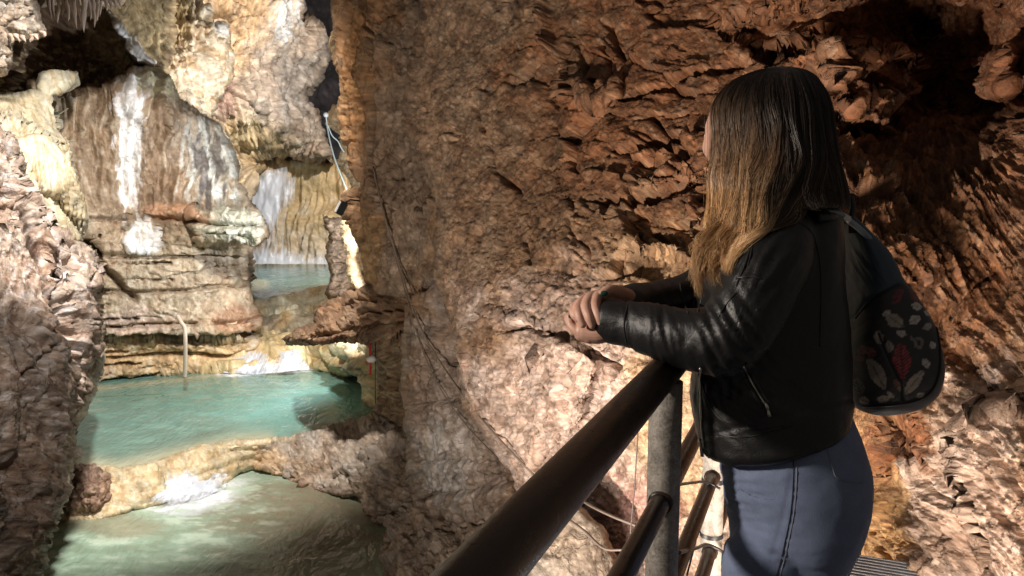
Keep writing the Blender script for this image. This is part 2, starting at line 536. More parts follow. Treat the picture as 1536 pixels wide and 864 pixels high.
RW_CRACKS = [([(713, 160), (735, 210), (745, 260), (775, 285)], 2.5, 0.12), ([(815, -20), (830, 60), (845, 110), (860, 150)], 3, -0.16),
             ([(905, 30), (915, 60), (930, 85)], 3, 0.2), ([(855, 60), (870, 100), (885, 125)], 2.5, 0.18), ([(895, 60), (905, 100), (915, 130)], 2.5, 0.16),
             ([(920, 155), (990, 135), (1060, 110), (1130, 85), (1230, 70)], 4, 0.30), ([(935, 230), (985, 212), (1060, 195)], 3.5, 0.25),
             ([(975, 175), (995, 195), (1000, 215)], 2.5, 0.2), ([(912, 310), (960, 295), (1050, 268)], 3.5, 0.24), ([(1025, 215), (1030, 250)], 2.2, 0.15),
             ([(955, 265), (1000, 262), (1060, 250)], 2, 0.12), ([(790, 488), (815, 495), (848, 505)], 5, 0.30), ([(790, 488), (760, 498)], 3, 0.12),
             ([(880, 524), (900, 534), (930, 550)], 3.5, 0.28), ([(845, 602), (848, 640)], 1.8, 0.08), ([(805, 640), (812, 665)], 1.8, 0.06),
             ([(960, 335), (985, 350)], 6, 0.18), ([(1370, 215), (1450, 190), (1536, 175)], 4, 0.2), ([(1250, 190), (1330, 185), (1400, 170)], 3, 0.15),
             ([(793, 365), (800, 400)], 2.5, 0.1), ([(1455, 640), (1462, 700), (1478, 760), (1490, 864)], 4, 0.22), ([(1300, 690), (1330, 730), (1350, 790)], 3, 0.08)]
RW_PLATES = [([(1380, 20), (1480, 0), (1560, 40), (1560, 150), (1480, 170), (1400, 140), (1370, 80)], -0.35, 30, 8),
             ([(1455, 85), (1515, 75), (1520, 130), (1470, 145)], 0.55, 14, 4),
             ([(1080, 40), (1400, -60), (1400, 40), (1300, 75), (1230, 55), (1150, 85)], -0.40, 26, 8),
             ([(1235, 60), (1390, 70), (1400, 130), (1330, 190), (1250, 160)], 0.30, 26, 6),
             ([(930, 232), (1062, 196), (1062, 262), (950, 285)], 0.12, 8, 3), ([(915, 312), (1060, 272), (1060, 400), (935, 380)], 0.08, 10, 4),
             ([(845, 90), (930, 120), (925, 155), (860, 160)], 0.14, 8, 3), ([(695, 510), (740, 470), (800, 480), (850, 505), (900, 540), (870, 640), (800, 700), (740, 660)], 0.14, 16, 6),
             ([(1330, 620), (1400, 615), (1420, 690), (1390, 720), (1340, 700)], -0.14, 14, 4),
             ([(1462, 650), (1600, 620), (1600, 1000), (1500, 1000)], 0.16, 14, 4)]
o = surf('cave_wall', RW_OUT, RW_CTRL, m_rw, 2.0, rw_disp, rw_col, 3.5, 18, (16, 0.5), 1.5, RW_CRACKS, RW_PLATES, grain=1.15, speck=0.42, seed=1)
tag(o, kind='structure')

# --- upright slab and grey column left of the bulge
SL_OUT = [(498, -170), (501, 0), (499, 30), (504, 90), (508, 150), (509, 180), (518, 215), (530, 250), (537, 278), (521, 290), (517, 315),
          (524, 345), (538, 375), (547, 420), (562, 436), (604, 452), (603, 520), (602, 600), (612, 680), (620, 740), (650, 800), (900, 800), (900, -170)]
SL_CTRL = [(500, -100, 12.2), (505, 150, 11.6), (535, 270, 11.2), (560, 100, 10.4), (570, 300, 10.2), (620, 0, 10.2), (640, 250, 10.0), (620, 430, 10.2),
           (620, 600, 10.4), (640, 740, 10.9), (700, 600, 9.4), (760, 740, 9.6), (700, 300, 9.2), (850, 400, 8.8), (850, 800, 9.0), (545, 420, 11.4)]
def sl_disp(W, x, y):
    h = 0.30 * fbm(W * np.array([0.9, 0.9, 0.35]), 4, 31) + 0.07 * fbm(W * np.array([4, 4, 1.8]), 4, 32)
    low = sstep(420, 470, y)
    h += (1 - low) * (0.10 * blocks(W * np.array([2.2, 2.2, 0.9]), 33, 0.9, 0.12) + 0.03 * blocks(W * np.array([7, 7, 3.2]), 34, 0.8, 0.15))
    h += low * (0.06 * blocks(W * np.array([2.4, 2.4, 3.6]), 35, 0.8, 0.09) + 0.022 * blocks(W * np.array([8, 8, 6]), 36, 0.9, 0.14))
    h += 0.02 * pebbles(W * 14, 37)
    return h
def sl_col(W, x, y, h):
    n = nz2(x, y, 50, 35, 4); n2 = nz2(x, y * 0.4, 14, 38, 4)
    C = np.tile([0.30, 0.195, 0.12], (len(x), 1))
    C = paint(C, blob(x, y, 620, 200, 60, 330, 5, 0.4, n), (0.31, 0.25, 0.20))
    C = paint(C, blob(x, y, 690, 640, 110, 190, 0, 0.4, n), (0.37, 0.32, 0.29))
    C = paint(C, blob(x, y, 670, 690, 50, 60, 0, 0.5, n2), (0.55, 0.52, 0.50))
    C = paint(C, blob(x, y, 530, 120, 25, 100, 0, 0.4, n2) * 0.7, (0.40, 0.24, 0.12))
    C = paint(C, blob(x, y, 545, 370, 25, 60, 0, 0.4, n2) * 0.7, (0.38, 0.26, 0.14))
    C = paint(C, sstep(0.1, 0.6, n2) * 0.3, (0.42, 0.32, 0.24))
    C = paint(C, sstep(0.1, 0.6, -n2) * 0.35, (0.14, 0.09, 0.06))
    return C
m_sl = rock_mat('slab_rock', 17, 0.022, (0.5, 0.9), 0.55, 0.4, (1, 1, 0.6))
o = surf('cave_wall_slab', SL_OUT, SL_CTRL, m_sl, 2.0, sl_disp, sl_col, 1.6, 30, (7, 0.2), 2.0,
         [([(538, -20), (555, 45), (560, 70), (558, 100)], 2.5, 0.35), ([(556, 90), (562, 180), (561, 240), (566, 300), (580, 360)], 2, 0.22),
          ([(604, 452), (625, 440), (655, 436)], 3, 0.3), ([(620, 697), (700, 690), (765, 700)], 2, 0.14), ([(603, 615), (650, 605), (700, 600)], 2, 0.12),
          ([(667, 660), (668, 740)], 1.6, 0.1), ([(600, 770), (650, 742), (770, 728)], 3, 0.3)],
         [([(605, 440), (700, 430), (760, 560), (790, 780), (640, 780), (612, 680)], 0.35, 10, 2)], seed=3)
tag(o, kind='structure')

# --- ledge jutting out over the pool
LD_OUT = [(426, 509), (446, 494), (470, 485), (478, 458), (500, 448), (540, 436), (575, 420), (615, 405), (660, 430), (660, 640), (600, 640), (560, 616), (570, 596), (566, 570),
          (560, 540), (556, 518), (520, 512), (470, 517), (440, 517)]
LD_CTRL = [(430, 510, 13.4), (475, 465, 13.6), (500, 500, 12.4), (540, 440, 12.6), (560, 480, 11.6), (600, 420, 11.2), (600, 500, 11.0), (620, 560, 11.4), (580, 600, 12.4), (560, 530, 13.0), (650, 500, 10.8)]
def ld_disp(W, x, y):
    return 0.16 * fbm(W * 1.2, 4, 41) + 0.12 * blocks(W * np.array([1.8, 1.8, 5.5]), 42, 0.8, 0.1) + 0.04 * blocks(W * np.array([5, 5, 11]), 43, 0.8, 0.12)
def ld_col(W, x, y, h):
    n = nz2(x, y, 30, 45, 4)
    C = np.tile([0.23, 0.155, 0.105], (len(x), 1))
    C = paint(C, sstep(0.05, 0.5, n) * 0.5, (0.36, 0.27, 0.19))
    C = paint(C, blob(x, y, 585, 570, 30, 60, 0, 0.4, n), (0.30, 0.24, 0.17))
    C = paint(C, sstep(0.1, 0.5, -n) * 0.4, (0.11, 0.07, 0.05))
    return C
m_ld = rock_mat('ledge_rock', 13, 0.025, (0.45, 0.85), 0.55, 0.45, (1, 1, 1.8))
o = surf('rock_ledge', LD_OUT, LD_CTRL, m_ld, 1.6, ld_disp, ld_col, 2.5, 14, (10, 0.9), 1.6,
         [([(480, 462), (520, 455), (560, 450)], 2.5, 0.25), ([(450, 505), (500, 500), (560, 490), (600, 488)], 3, 0.3), ([(530, 470), (600, 462)], 2.5, 0.25)],
         [([(550, 514), (610, 505), (610, 640), (550, 640)], -0.9, 8, 2)], seed=5)
tag(o, 'dark brown ledge jutting left over the middle pool below the tall slab', 'rock ledge')

# --- shelf of blocky grey rock closing the middle pool on the right
SH_OUT = [(262, 684), (300, 672), (345, 664), (400, 659), (440, 652), (500, 636), (560, 624), (606, 606), (640, 610), (680, 700), (780, 722), (820, 760), (860, 1040), (555, 1040), (558, 900),
          (568, 850), (560, 800), (578, 790), (545, 778), (536, 747), (490, 744), (450, 730), (410, 716), (380, 708), (350, 706), (335, 694), (290, 690)]
SH_CTRL = [(270, 687, Dh(686, 4.6)), (345, 664, Dh(664, 4.45)), (440, 654, 14.3), (500, 637, 14.6), (600, 610, 14.2), (350, 706, Dh(706, 5.1) ), (410, 718, Dh(718, 5.1)), (490, 744, Dh(744, 5.1)),
           (540, 776, Dh(776, 5.1)), (560, 800, Dh(800, 5.1)), (565, 860, Dh(860, 5.1)), (480, 690, 13.6), (580, 680, 12.6), (600, 740, 11.8), (650, 745, 11.3), (650, 800, 10.6), (760, 740, 10.2), (700, 860, 9.2), (700, 1000, 8.2), (560, 1030, 8.1)]
def sh_disp(W, x, y):
    k = sstep(340, 420, x)
    cal = sstep(560, 630, x)
    sc = np.array([2.6, 2.2, 4.6])
    h = 0.10 * fbm(W * 1.1, 3, 51)
    h += k * (0.13 * blocks(W * sc, 52, 0.7, 0.10) + 0.035 * blocks(W * sc * 2.7, 53, 0.9, 0.14)) + 0.03 * fbm(W * 6, 3, 54)
    st = (W[:, 2] * 3.4 + 0.5 * fbm(W * 0.8, 3, 56))
    h += cal * sstep(740, 780, y) * 0.14 * (np.abs((st % 1) - 0.5) * 2) ** 0.5
    return h
def sh_col(W, x, y, h):
    n = nz2(x, y, 34, 55, 4)
    C = np.tile([0.36, 0.31, 0.265], (len(x), 1))
    C = paint(C, sstep(0.1, 0.6, n) * 0.6, (0.48, 0.44, 0.41))
    C = paint(C, blob(x, y, 360, 690, 80, 30, 8, 0.4, n), (0.50, 0.36, 0.24))
    wl = seg_dist(x, y, [(350, 708), (410, 722), (490, 748), (545, 780), (565, 800)])
    C = paint(C, np.exp(-(wl / 12) ** 2) * 0.8, (0.36, 0.20, 0.13))
    C = paint(C, blob(x, y, 330, 670, 95, 11, -8, 0.4, n), (0.66, 0.55, 0.40))
    C = paint(C, sstep(0.1, 0.6, -n) * 0.35, (0.19, 0.13, 0.10))
    return C
m_sh = rock_mat('shelf_rock', 12, 0.022, (0.4, 0.85), 0.5, 0.5)
o = surf('rock_shelf', SH_OUT, SH_CTRL, m_sh, 1.8, sh_disp, sh_col, 3, 14, (9, 0.5), 1.5,
         [([(655, 752), (720, 742), (780, 738)], 2.5, 0.2), ([(540, 778), (590, 768), (625, 760)], 3, 0.3), ([(570, 812), (640, 800), (760, 790)], 2.5, 0.2)], seed=7)
tag(o, kind='structure')

# --- grey rock foot in front of the bulge, seen through the railing
FT_OUT = [(800, 770), (830, 738), (862, 748), (885, 775), (905, 790), (935, 860), (960, 1040), (760, 1040), (790, 864)]
o = surf('foreground_rock', FT_OUT, [(810, 760, 4.3), (860, 760, 4.2), (860, 860, 4.0), (930, 900, 4.0), (780, 1000, 3.8)], m_rw, 2.5,
         lambda W, x, y: 0.06 * fbm(W * 2, 4, 61) + 0.02 * pebbles(W * 16, 62), lambda W, x, y, h: np.tile([0.27, 0.235, 0.20], (len(x), 1)) * (1 + 0.3 * nz2(x, y, 12, 4)[:, None]), 2.5, 14, (10, 0.2), 0.5, seed=8)
tag(o, 'grey rock at the foot of the pink bulge behind the railing', 'rock')

# --- near rock on the left
LF_OUT = [(-260, 170), (-10, 190), (18, 208), (30, 250), (42, 290), (66, 340), (108, 362), (140, 380), (143, 430), (138, 480), (147, 520), (138, 560), (128, 600), (110, 640), (102, 690), (92, 730), (84, 770), (60, 800), (52, 870), (30, 1060), (-260, 1060)]
LF_CTRL = [(-200, 200, 7.5), (0, 200, 10.5), (0, 400, 9.5), (60, 330, 10.2), (130, 370, 10.8), (130, 540, 10.6), (60, 500, 9.0), (100, 690, 10.8), (40, 700, 8.8), (50, 864, 9.4), (0, 864, 8.2), (-200, 600, 6.5), (-200, 1000, 6.0)]
def lf_disp(W, x, y):
    b = math.radians(62)
    u = (x * math.cos(b) + y * math.sin(b)) / 170.0
    v = (-x * math.sin(b) + y * math.cos(b)) / 60.0
    h = 0.36 * fbm(W * 0.8, 4, 71) + 0.22 * fbm(np.stack([u, v, u * 0 + 2], -1), 4, 72, 0.55, ridged=True)
    h += 0.09 * blocks(W * np.array([2.0, 2.0, 1.4]), 73, 0.5, 0.10) + 0.03 * blocks(W * 5.5, 74, 0.4, 0.12) + 0.022 * pebbles(W * 12, 75)
    return h
def lf_col(W, x, y, h):
    n = nz2(x, y, 40, 75, 4); n2 = nz2(x, y, 12, 76, 4)
    C = np.tile([0.32, 0.27, 0.235], (len(x), 1))
    C = paint(C, sstep(0.0, 0.5, n) * 0.7, (0.22, 0.155, 0.12))
    C = paint(C, sstep(0.05, 0.5, n2) * 0.6, (0.56, 0.52, 0.52))
    C = paint(C, sstep(0.1, 0.5, -n2) * 0.6, (0.17, 0.115, 0.095))
    return C
m_lf = rock_mat('near_rock', 15, 0.03, (0.35, 0.8), 0.6, 0.5)
o = surf('cave_wall_near', LF_OUT, LF_CTRL, m_lf, 1.9, lf_disp, lf_col, 4, 20, (22, 1.3), 2.5,
         [([(20, 300), (45, 380), (70, 440), (110, 500)], 4, 0.3), ([(90, 370), (80, 420), (105, 500), (100, 560)], 5, 0.35), ([(0, 470), (60, 500)], 4, 0.2), ([(0, 575), (40, 540), (90, 470)], 3, 0.2)],
         [([(68, 362), (120, 358), (142, 390), (138, 420), (90, 425), (66, 395)], -0.5, 16, 7), ([(-20, 280), (14, 290), (14, 345), (-20, 350)], -0.6, 14, 5)], seed=9)
tag(o, kind='structure')

# --- layered wall across the middle pool
MW_OUT = [(40, 120), (110, 132), (150, 128), (178, 112), (200, 100), (236, 101), (255, 118), (270, 150), (300, 170), (330, 185), (348, 225), (358, 270), (372, 300), (388, 318), (397, 335),
          (398, 350), (385, 362), (372, 368), (371, 395), (374, 430), (380, 455), (388, 470), (389, 488), (372, 502), (386, 512), (392, 540), (384, 556), (330, 561), (280, 568), (200, 575), (140, 586), (60, 600), (40, 600)]
MW_CTRL = [(60, 150, 17), (60, 590, Dh(596, 4.6)), (150, 582, Dh(582, 4.62)), (280, 568, Dh(568, 4.62)), (385, 555, Dh(556, 4.62)), (200, 480, 18.5), (350, 480, 19.6), (375, 420, 20.6), (300, 400, 19.2), (170, 400, 18.2),
           (200, 300, 18.6), (330, 340, 18.6), (390, 345, 18.8), (260, 200, 18.8), (350, 260, 20.0), (200, 110, 18.4), (240, 110, 19.2), (320, 190, 20.2)]
def mw_disp(W, x, y):
    up = 1 - sstep(295, 325, y)
    h = 0.35 * fbm(W * 0.45, 4, 81)
    fl = fbm(np.stack([x / 15 + 0.6 * nz2(x, y, 60, 3), y / 170, x * 0], -1), 4, 82, 0.55)
    h += up * (0.30 * fl + 0.10 * fbm(W * np.array([2, 2, 1]), 4, 83))
    bed = W[:, 2] * 1.15 + 0.05 * W[:, 0] + 0.16 * fbm(W * 0.6, 2, 84)
    s = bed % 1.0
    crev = -np.exp(-((s - 0.5) / 0.055) ** 2) + 0.5 * (_h(np.floor(bed + 0.5), np.floor(bed + 0.5) * 0, np.floor(bed + 0.5) * 0, 3) & 255) / 255.0
    h += (1 - up) * (0.28 * crev + 0.10 * blocks(W * np.array([0.9, 0.9, 2.2]), 85, 0.7, 0.08) + 0.05 * blocks(W * np.array([3, 3, 5]), 86, 0.7, 0.15) + 0.07 * fl)
    h += 0.03 * fbm(W * 7, 3, 87)
    return h
def mw_col(W, x, y, h):
    n = nz2(x, y, 45, 85, 4); n2 = nz2(x, y * 0.35, 10, 88, 4); n3 = nz2(x * 0.3, y, 9, 89, 3)
    C = np.tile([0.44, 0.36, 0.27], (len(x), 1))
    C = paint(C, sstep(0.0, 0.5, n) * 0.5, (0.36, 0.27, 0.20))
    C = paint(C, blob(x, y, 160, 220, 60, 110, 0, 0.4, n), (0.31, 0.235, 0.17))
    C = paint(C, blob(x, y, 250, 250, 60, 90, 0, 0.4, n) * 0.9, (0.25, 0.185, 0.135))
    C = paint(C, blob(x, y, 235, 125, 45, 26, 0, 0.4, n), (0.55, 0.53, 0.40))
    C = paint(C, blob(x, y, 315, 250, 38, 70, -12, 0.3, n2, 0.9) * 0.9, (0.70, 0.72, 0.68))
    C = paint(C, blob(x, y, 300, 260, 12, 60, -12, 0.3, n2, 0.9), (0.20, 0.19, 0.19))
    C = paint(C, blob(x, y, 325, 240, 9, 50, -15, 0.3, n2, 0.9), (0.22, 0.21, 0.2))
    C = paint(C, blob(x, y, 195, 200, 19, 112, 0, 0.25, n2, 0.8), (0.92, 0.93, 0.95))
    C = paint(C, blob(x, y, 214, 355, 26, 27, 0, 0.2, n2, 0.4), (0.95, 0.95, 0.95))
    C = paint(C, blob(x, y, 345, 335, 55, 24, 5, 0.3, n), (0.50, 0.50, 0.42))
    C = paint(C, blob(x, y, 340, 390, 34, 30, 0, 0.3, n), (0.28, 0.24, 0.20))
    C = paint(C, blob(x, y, 260, 320, 50, 12, 8, 0.4, n), (0.52, 0.34, 0.24))
    C = paint(C, blob(x, y, 200, 485, 60, 22, 0, 0.4, n) * 0.8, (0.50, 0.40, 0.35))
    C = paint(C, blob(x, y, 360, 480, 40, 20, 0, 0.4, n) * 0.9, (0.40, 0.25, 0.17))
    C = paint(C, blob(x, y, 250, 540, 140, 34, 0, 0.3, n) * 0.8, (0.58, 0.42, 0.25))
    C = paint(C, sstep(0.05, 0.5, n2) * 0.35, (0.64, 0.58, 0.49))
    C = paint(C, sstep(0.15, 0.5, -n2) * 0.3, (0.24, 0.17, 0.12))
    return C
m_mw = rock_mat('layered_rock', 8, 0.03, (0.35, 0.8), 0.5, 0.5, (1, 1, 0.7))
o = surf('cave_wall_layered', MW_OUT, MW_CTRL, m_mw, 1.7, mw_disp, mw_col, 2.5, 14, (12, 1.2), 2.5,
         [([(140, 508), (200, 506), (245, 505), (300, 507), (345, 505), (385, 498)], 3.5, 0.75), ([(145, 370), (160, 405), (185, 430), (205, 450)], 4.5, 0.6), ([(150, 392), (200, 395), (255, 394)], 1.8, 0.3),
          ([(150, 480), (210, 478)], 1.6, 0.25), ([(150, 548), (210, 545)], 2, 0.3), ([(160, 530), (190, 528)], 3, 0.35), ([(200, 418), (260, 420)], 1.6, 0.2), ([(145, 575), (200, 570), (240, 560)], 4, 0.5)],
         [([(288, 318), (380, 305), (420, 340), (410, 366), (300, 362), (292, 340)], 0.7, 6, 3), ([(120, 508), (390, 508), (400, 600), (100, 600)], -0.5, 6, 2), ([(292, 364), (392, 368), (380, 425), (330, 420), (300, 395)], -0.35, 10, 3),
          ([(170, 105), (240, 95), (272, 150), (300, 190), (225, 185), (180, 165)], 0.3, 40, 3), ([(148, 355), (150, 500), (120, 500), (110, 350)], -0.7, 8, 2),
          ([(186, 326), (238, 330), (240, 378), (192, 378)], 0.05, 6, 2)], grain=1.1, speck=0.25, seed=11)
tag(o, kind='structure')

# --- flowstone curtains upper left
FC_OUT = [(-260, 130), (-20, 138), (30, 140), (55, 135), (60, 110), (90, 104), (118, 108), (119, 128), (100, 138), (82, 145), (92, 170), (104, 215), (116, 265), (128, 330), (122, 362), (100, 366), (60, 345), (30, 300), (0, 270), (-260, 260)]
FC_CTRL = [(-200, 150, 10.5), (0, 150, 14), (60, 150, 14.6), (100, 115, 15.2), (60, 220, 13.6), (100, 250, 14.4), (120, 350, 14.2), (40, 280, 12.8), (-200, 260, 9.5)]
def fc_disp(W, x, y):
    sx = x - 0.30 * (y - 100)
    fl = fbm(np.stack([sx / 6.5, y / 110, x * 0 + 4], -1), 3, 91, 0.5, ridged=True)
    ap = sstep(0, 40, y - (150 + 0.35 * x)) * 0.8 + 0.2
    h = 0.26 * fbm(W * 0.9, 3, 92) + 0.14 * fl * ap + 0.02 * fbm(W * 7, 3, 93)
    return h
def fc_col(W, x, y, h):
    n = nz2(x, y, 30, 95, 4); n2 = nz2(x - 0.3 * y, y * 0.2, 7, 96, 3)
    C = np.tile([0.52, 0.49, 0.39], (len(x), 1))
    C = paint(C, blob(x, y, 100, 280, 30, 70, -10, 0.4, n), (0.56, 0.50, 0.37))
    C = paint(C, sstep(0.0, 0.5, n) * 0.5, (0.50, 0.50, 0.46))
    C = paint(C, sstep(0.1, 0.4, -n2) * 0.5, (0.36, 0.28, 0.16))
    return C
m_fc = rock_mat('flowstone', 9, 0.012, (0.3, 0.6), 0.3, 0.5, (1, 1, 0.3))
o = surf('flowstone_curtain', FC_OUT, FC_CTRL, m_fc, 1.6, fc_disp, fc_col, 2, 12, (9, 0.8), 1.0,
         [([(82, 145), (100, 210), (112, 262), (120, 300)], 2.5, 0.3)],
         [([(-260, 262), (-20, 190), (20, 180), (70, 220), (112, 240), (140, 400), (-260, 400)], 0.5, 12, 3)], grain=0.35, speck=0.2, seed=13)
tag(o, 'cream flowstone draperies hanging on the far left wall', 'flowstone')

tx = np.arange(24, 131, 3.5)
teeth = [(float(v), float(np.interp(v, [34, 60, 90, 118, 131], [258, 292, 318, 338, 342]) + (14 if i % 2 else -10) + 5 * math.sin(i * 2.7))) for i, v in enumerate(tx)]
FT2 = [(20, 208), (50, 200), (78, 206), (98, 232), (112, 262), (124, 300), (131, 340)] + teeth[::-1]
o2 = surf('drapery_tier', FT2, [(30, 210, 12.4), (80, 210, 12.9), (124, 300, 13.5), (130, 360, 13.6), (60, 330, 12.6), (90, 280, 12.7)], m_fc, 1.3,
          lambda W, x, y: 0.12 * fbm(W * 1.3, 3, 94) + 0.13 * sstep(205, 260, y) * fbm(np.stack([(x - 0.12 * y) / 5.5, y / 120, x * 0 + 9], -1), 3, 97, 0.5, ridged=True),
          lambda W, x, y, h: paint(fc_col(W, x, y, h), sstep(0.0, 0.5, -fbm(np.stack([(x - 0.12 * y) / 5.5, y / 120, x * 0 + 9], -1), 3, 97, 0.5, ridged=True)) * 0.7, (0.30, 0.22, 0.12)), 1.0, 10, (5, 0.35), 0.35, parent=o, grain=0.3, speck=0.2, seed=14)

# --- dark pocket and roof top left
RF_OUT = [(-260, -170), (262, -170), (262, 60), (250, 130), (235, 150), (170, 190), (-260, 190)]
def rf_disp(W, x, y):
    return 0.5 * fbm(W * 0.5, 4, 101) + 0.16 * blocks(W * 1.3, 102, 0.8, 0.15) + 0.10 * blocks(W * 3.3, 103, 0.9, 0.2)
def rf_col(W, x, y, h):
    n = nz2(x, y, 16, 105, 4)
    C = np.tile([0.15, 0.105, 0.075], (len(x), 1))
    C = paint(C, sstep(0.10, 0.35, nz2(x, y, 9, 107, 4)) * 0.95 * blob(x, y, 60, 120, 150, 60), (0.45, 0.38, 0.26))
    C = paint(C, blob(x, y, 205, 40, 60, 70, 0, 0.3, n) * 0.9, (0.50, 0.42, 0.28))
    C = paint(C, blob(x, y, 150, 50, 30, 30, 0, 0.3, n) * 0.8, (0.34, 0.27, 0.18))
    return C
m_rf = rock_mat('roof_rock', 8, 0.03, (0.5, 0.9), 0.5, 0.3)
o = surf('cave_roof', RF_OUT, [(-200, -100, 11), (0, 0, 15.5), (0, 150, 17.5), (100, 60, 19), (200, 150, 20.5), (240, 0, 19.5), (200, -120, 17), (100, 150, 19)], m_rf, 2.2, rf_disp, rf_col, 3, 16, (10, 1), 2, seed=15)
tag(o, kind='structure')

# --- grey rock mass hanging in the top left corner
HG_OUT = [(-260, -170), (40, -170), (50, 0), (62, 30), (70, 50), (60, 57), (20, 56), (14, 70), (20, 90), (10, 115), (-260, 110)]
o = surf('hanging_rock', HG_OUT, [(-200, -100, 9), (0, 0, 12), (60, 40, 12.8), (0, 100, 12.6)], m_lf, 2.0,
         lambda W, x, y: 0.2 * fbm(W * 1.2, 4, 111) + 0.08 * fbm(np.stack([x / 5, y / 30, x * 0], -1), 3, 112) + 0.05 * blocks(W * 4, 113, 0.9, 0.2),
         lambda W, x, y, h: paint(np.tile([0.40, 0.35, 0.30], (len(x), 1)), sstep(0, .4, nz2(x, y, 12, 3, 4)) * .6, (0.62, 0.6, 0.58)), 3, 12, (10, 0.8), 1.2, seed=16)
tag(o, 'pale grey rock mass hanging from the roof in the top left corner', 'hanging rock')

# --- warm fluted outcrop and white drapery in front of the back wall
OC_OUT = [(185, -170), (290, -170), (292, -10), (312, 15), (318, 35), (338, 34), (342, 60), (345, 90), (338, 125), (325, 150), (318, 172), (300, 182), (272, 160), (262, 140), (240, 110), (215, 95), (190, 40)]
def oc_disp(W, x, y):
    fl = fbm(np.stack([(x - 0.15 * y) / 8.0, y / 45, x * 0 + 4], -1), 4, 121, 0.55, ridged=True)
    return 0.5 * fbm(W * 0.5, 3, 122) + 0.28 * fl + 0.07 * blocks(W * 3, 123, 0.9, 0.2)
def oc_col(W, x, y, h):
    n = nz2(x, y, 18, 125, 4)
    C = np.tile([0.64, 0.55, 0.44], (len(x), 1))
    C = paint(C, sstep(0, 0.5, n) * 0.7, (0.44, 0.31, 0.19))
    C = paint(C, blob(x, y, 230, 30, 50, 50, 0, 0.4, n) * 0.7, (0.42, 0.32, 0.15))
    C = paint(C, blob(x, y, 327, 45, 12, 12, 0, 0.3), (0.88, 0.86, 0.82))
    return C
m_oc = rock_mat('fluted_rock', 6, 0.04, (0.3, 0.7), 0.5, 0.5, (1, 1, 0.5))
o = surf('fluted_outcrop', OC_OUT, [(210, 0, 22), (280, 0, 24), (300, 60, 23), (330, 100, 24), (270, 120, 22), (300, 180, 23.5), (230, 90, 21.5), (240, -150, 22)], m_oc, 1.6, oc_disp, oc_col, 3, 12, (10, 1.5), 2, seed=17)
tag(o, 'bright tan fluted outcrop hanging above the rounded grey outcrop', 'rock outcrop')
WD_OUT = [(158, 10), (175, 5), (190, 22), (205, 40), (214, 60), (218, 80), (236, 92), (228, 100), (205, 92), (192, 78), (186, 60), (172, 42)]
o = surf('white_drapery', WD_OUT, [(160, 10, 19), (200, 60, 19.5), (230, 95, 20)], m_fc, 1.4,
         lambda W, x, y: 0.25 * fbm(W * 1.3, 3, 131) + 0.08 * fbm(np.stack([x / 4, y / 20, x * 0], -1), 3, 132),
         lambda W, x, y, h: paint(np.tile([0.72, 0.72, 0.72], (len(x), 1)), sstep(0, .5, nz2(x, y, 8, 3, 3)) * .5, (0.45, 0.42, 0.38)), 2, 10, (6, 0.8), 0.8, grain=0.6, speck=0.25, seed=18)
tag(o, 'white calcite drapery running down to the rounded outcrop', 'calcite drapery')

# --- back wall of the chamber
BW_OUT = [(180, -170), (452, -170), (455, 5), (458, 22), (484, 34), (492, 62), (492, 90), (480, 118), (466, 136), (462, 152), (478, 168), (490, 200), (500, 243), (440, 244), (404, 246), (385, 262), (376, 300), (376, 420), (300, 420), (180, 300)]
def bw_disp(W, x, y):
    h = 1.1 * fbm(W * 0.22, 4, 141) + 0.35 * fbm(W * np.array([1.0, 1.0, 0.45]), 4, 142)
    fl = fbm(np.stack([(x - 0.1 * y) / 11.0, y / 75, x * 0 + 4], -1), 3, 143, 0.5, ridged=True)
    h += 0.25 * fl * blob(x, y, 380, 210, 90, 80) + 0.22 * blocks(W * np.array([0.9, 0.9, 0.8]), 144, 0.9, 0.12)
    h += 0.07 * blocks(W * 3, 145, 0.8, 0.2)
    return h
def bw_col(W, x, y, h):
    n = nz2(x, y, 30, 146, 4); n2 = nz2(x, y * 0.4, 9, 147, 3)
    C = np.tile([0.42, 0.35, 0.29], (len(x), 1))
    C = paint(C, blob(x, y, 370, 40, 90, 70, 0, 0.4, n), (0.60, 0.45, 0.30))
    C = paint(C, blob(x, y, 335, 130, 20, 50, 0, 0.4, n), (0.42, 0.30, 0.26))
    C = paint(C, blob(x, y, 440, 110, 60, 90, 0, 0.4, n) * 0.8, (0.43, 0.39, 0.36))
    C = paint(C, blob(x, y, 365, 230, 60, 50, 0, 0.4, n), (0.60, 0.47, 0.30))
    C = paint(C, blob(x, y, 430, 25, 24, 30, 0, 0.3, n2, .8) * 0.8, (0.72, 0.74, 0.75))
    C = paint(C, sstep(0.05, 0.5, n2) * 0.4, (0.58, 0.5, 0.42))
    C = paint(C, sstep(0.1, 0.5, -n2) * 0.4, (0.22, 0.17, 0.14))
    return C
m_bw = rock_mat('back_rock', 4.5, 0.06, (0.5, 0.9), 0.5, 0.4)
o = surf('cave_wall_back', BW_OUT, [(200, 0, 29), (300, 0, 32), (440, 0, 35), (480, 80, 37), (460, 150, 38), (350, 120, 31), (400, 200, 34), (490, 240, 38), (400, 246, 40), (376, 300, 32), (300, 300, 29)], m_bw, 1.8, bw_disp, bw_col, 3, 16, (8, 1.5), 3,
         [([(335, 130), (370, 150), (400, 175)], 2, 0.6), ([(455, 22), (475, 45)], 3, 0.6), ([(385, 240), (450, 238), (495, 240)], 4, 1.0)], seed=19)
tag(o, kind='structure')
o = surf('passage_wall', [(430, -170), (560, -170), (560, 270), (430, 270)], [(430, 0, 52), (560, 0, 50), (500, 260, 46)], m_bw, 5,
         lambda W, x, y: 1.0 * fbm(W * 0.3, 4, 151), (0.10, 0.10, 0.12), 0, 14, None, 1, seed=20)  # dark colour stands in for the unlit depth of the passage
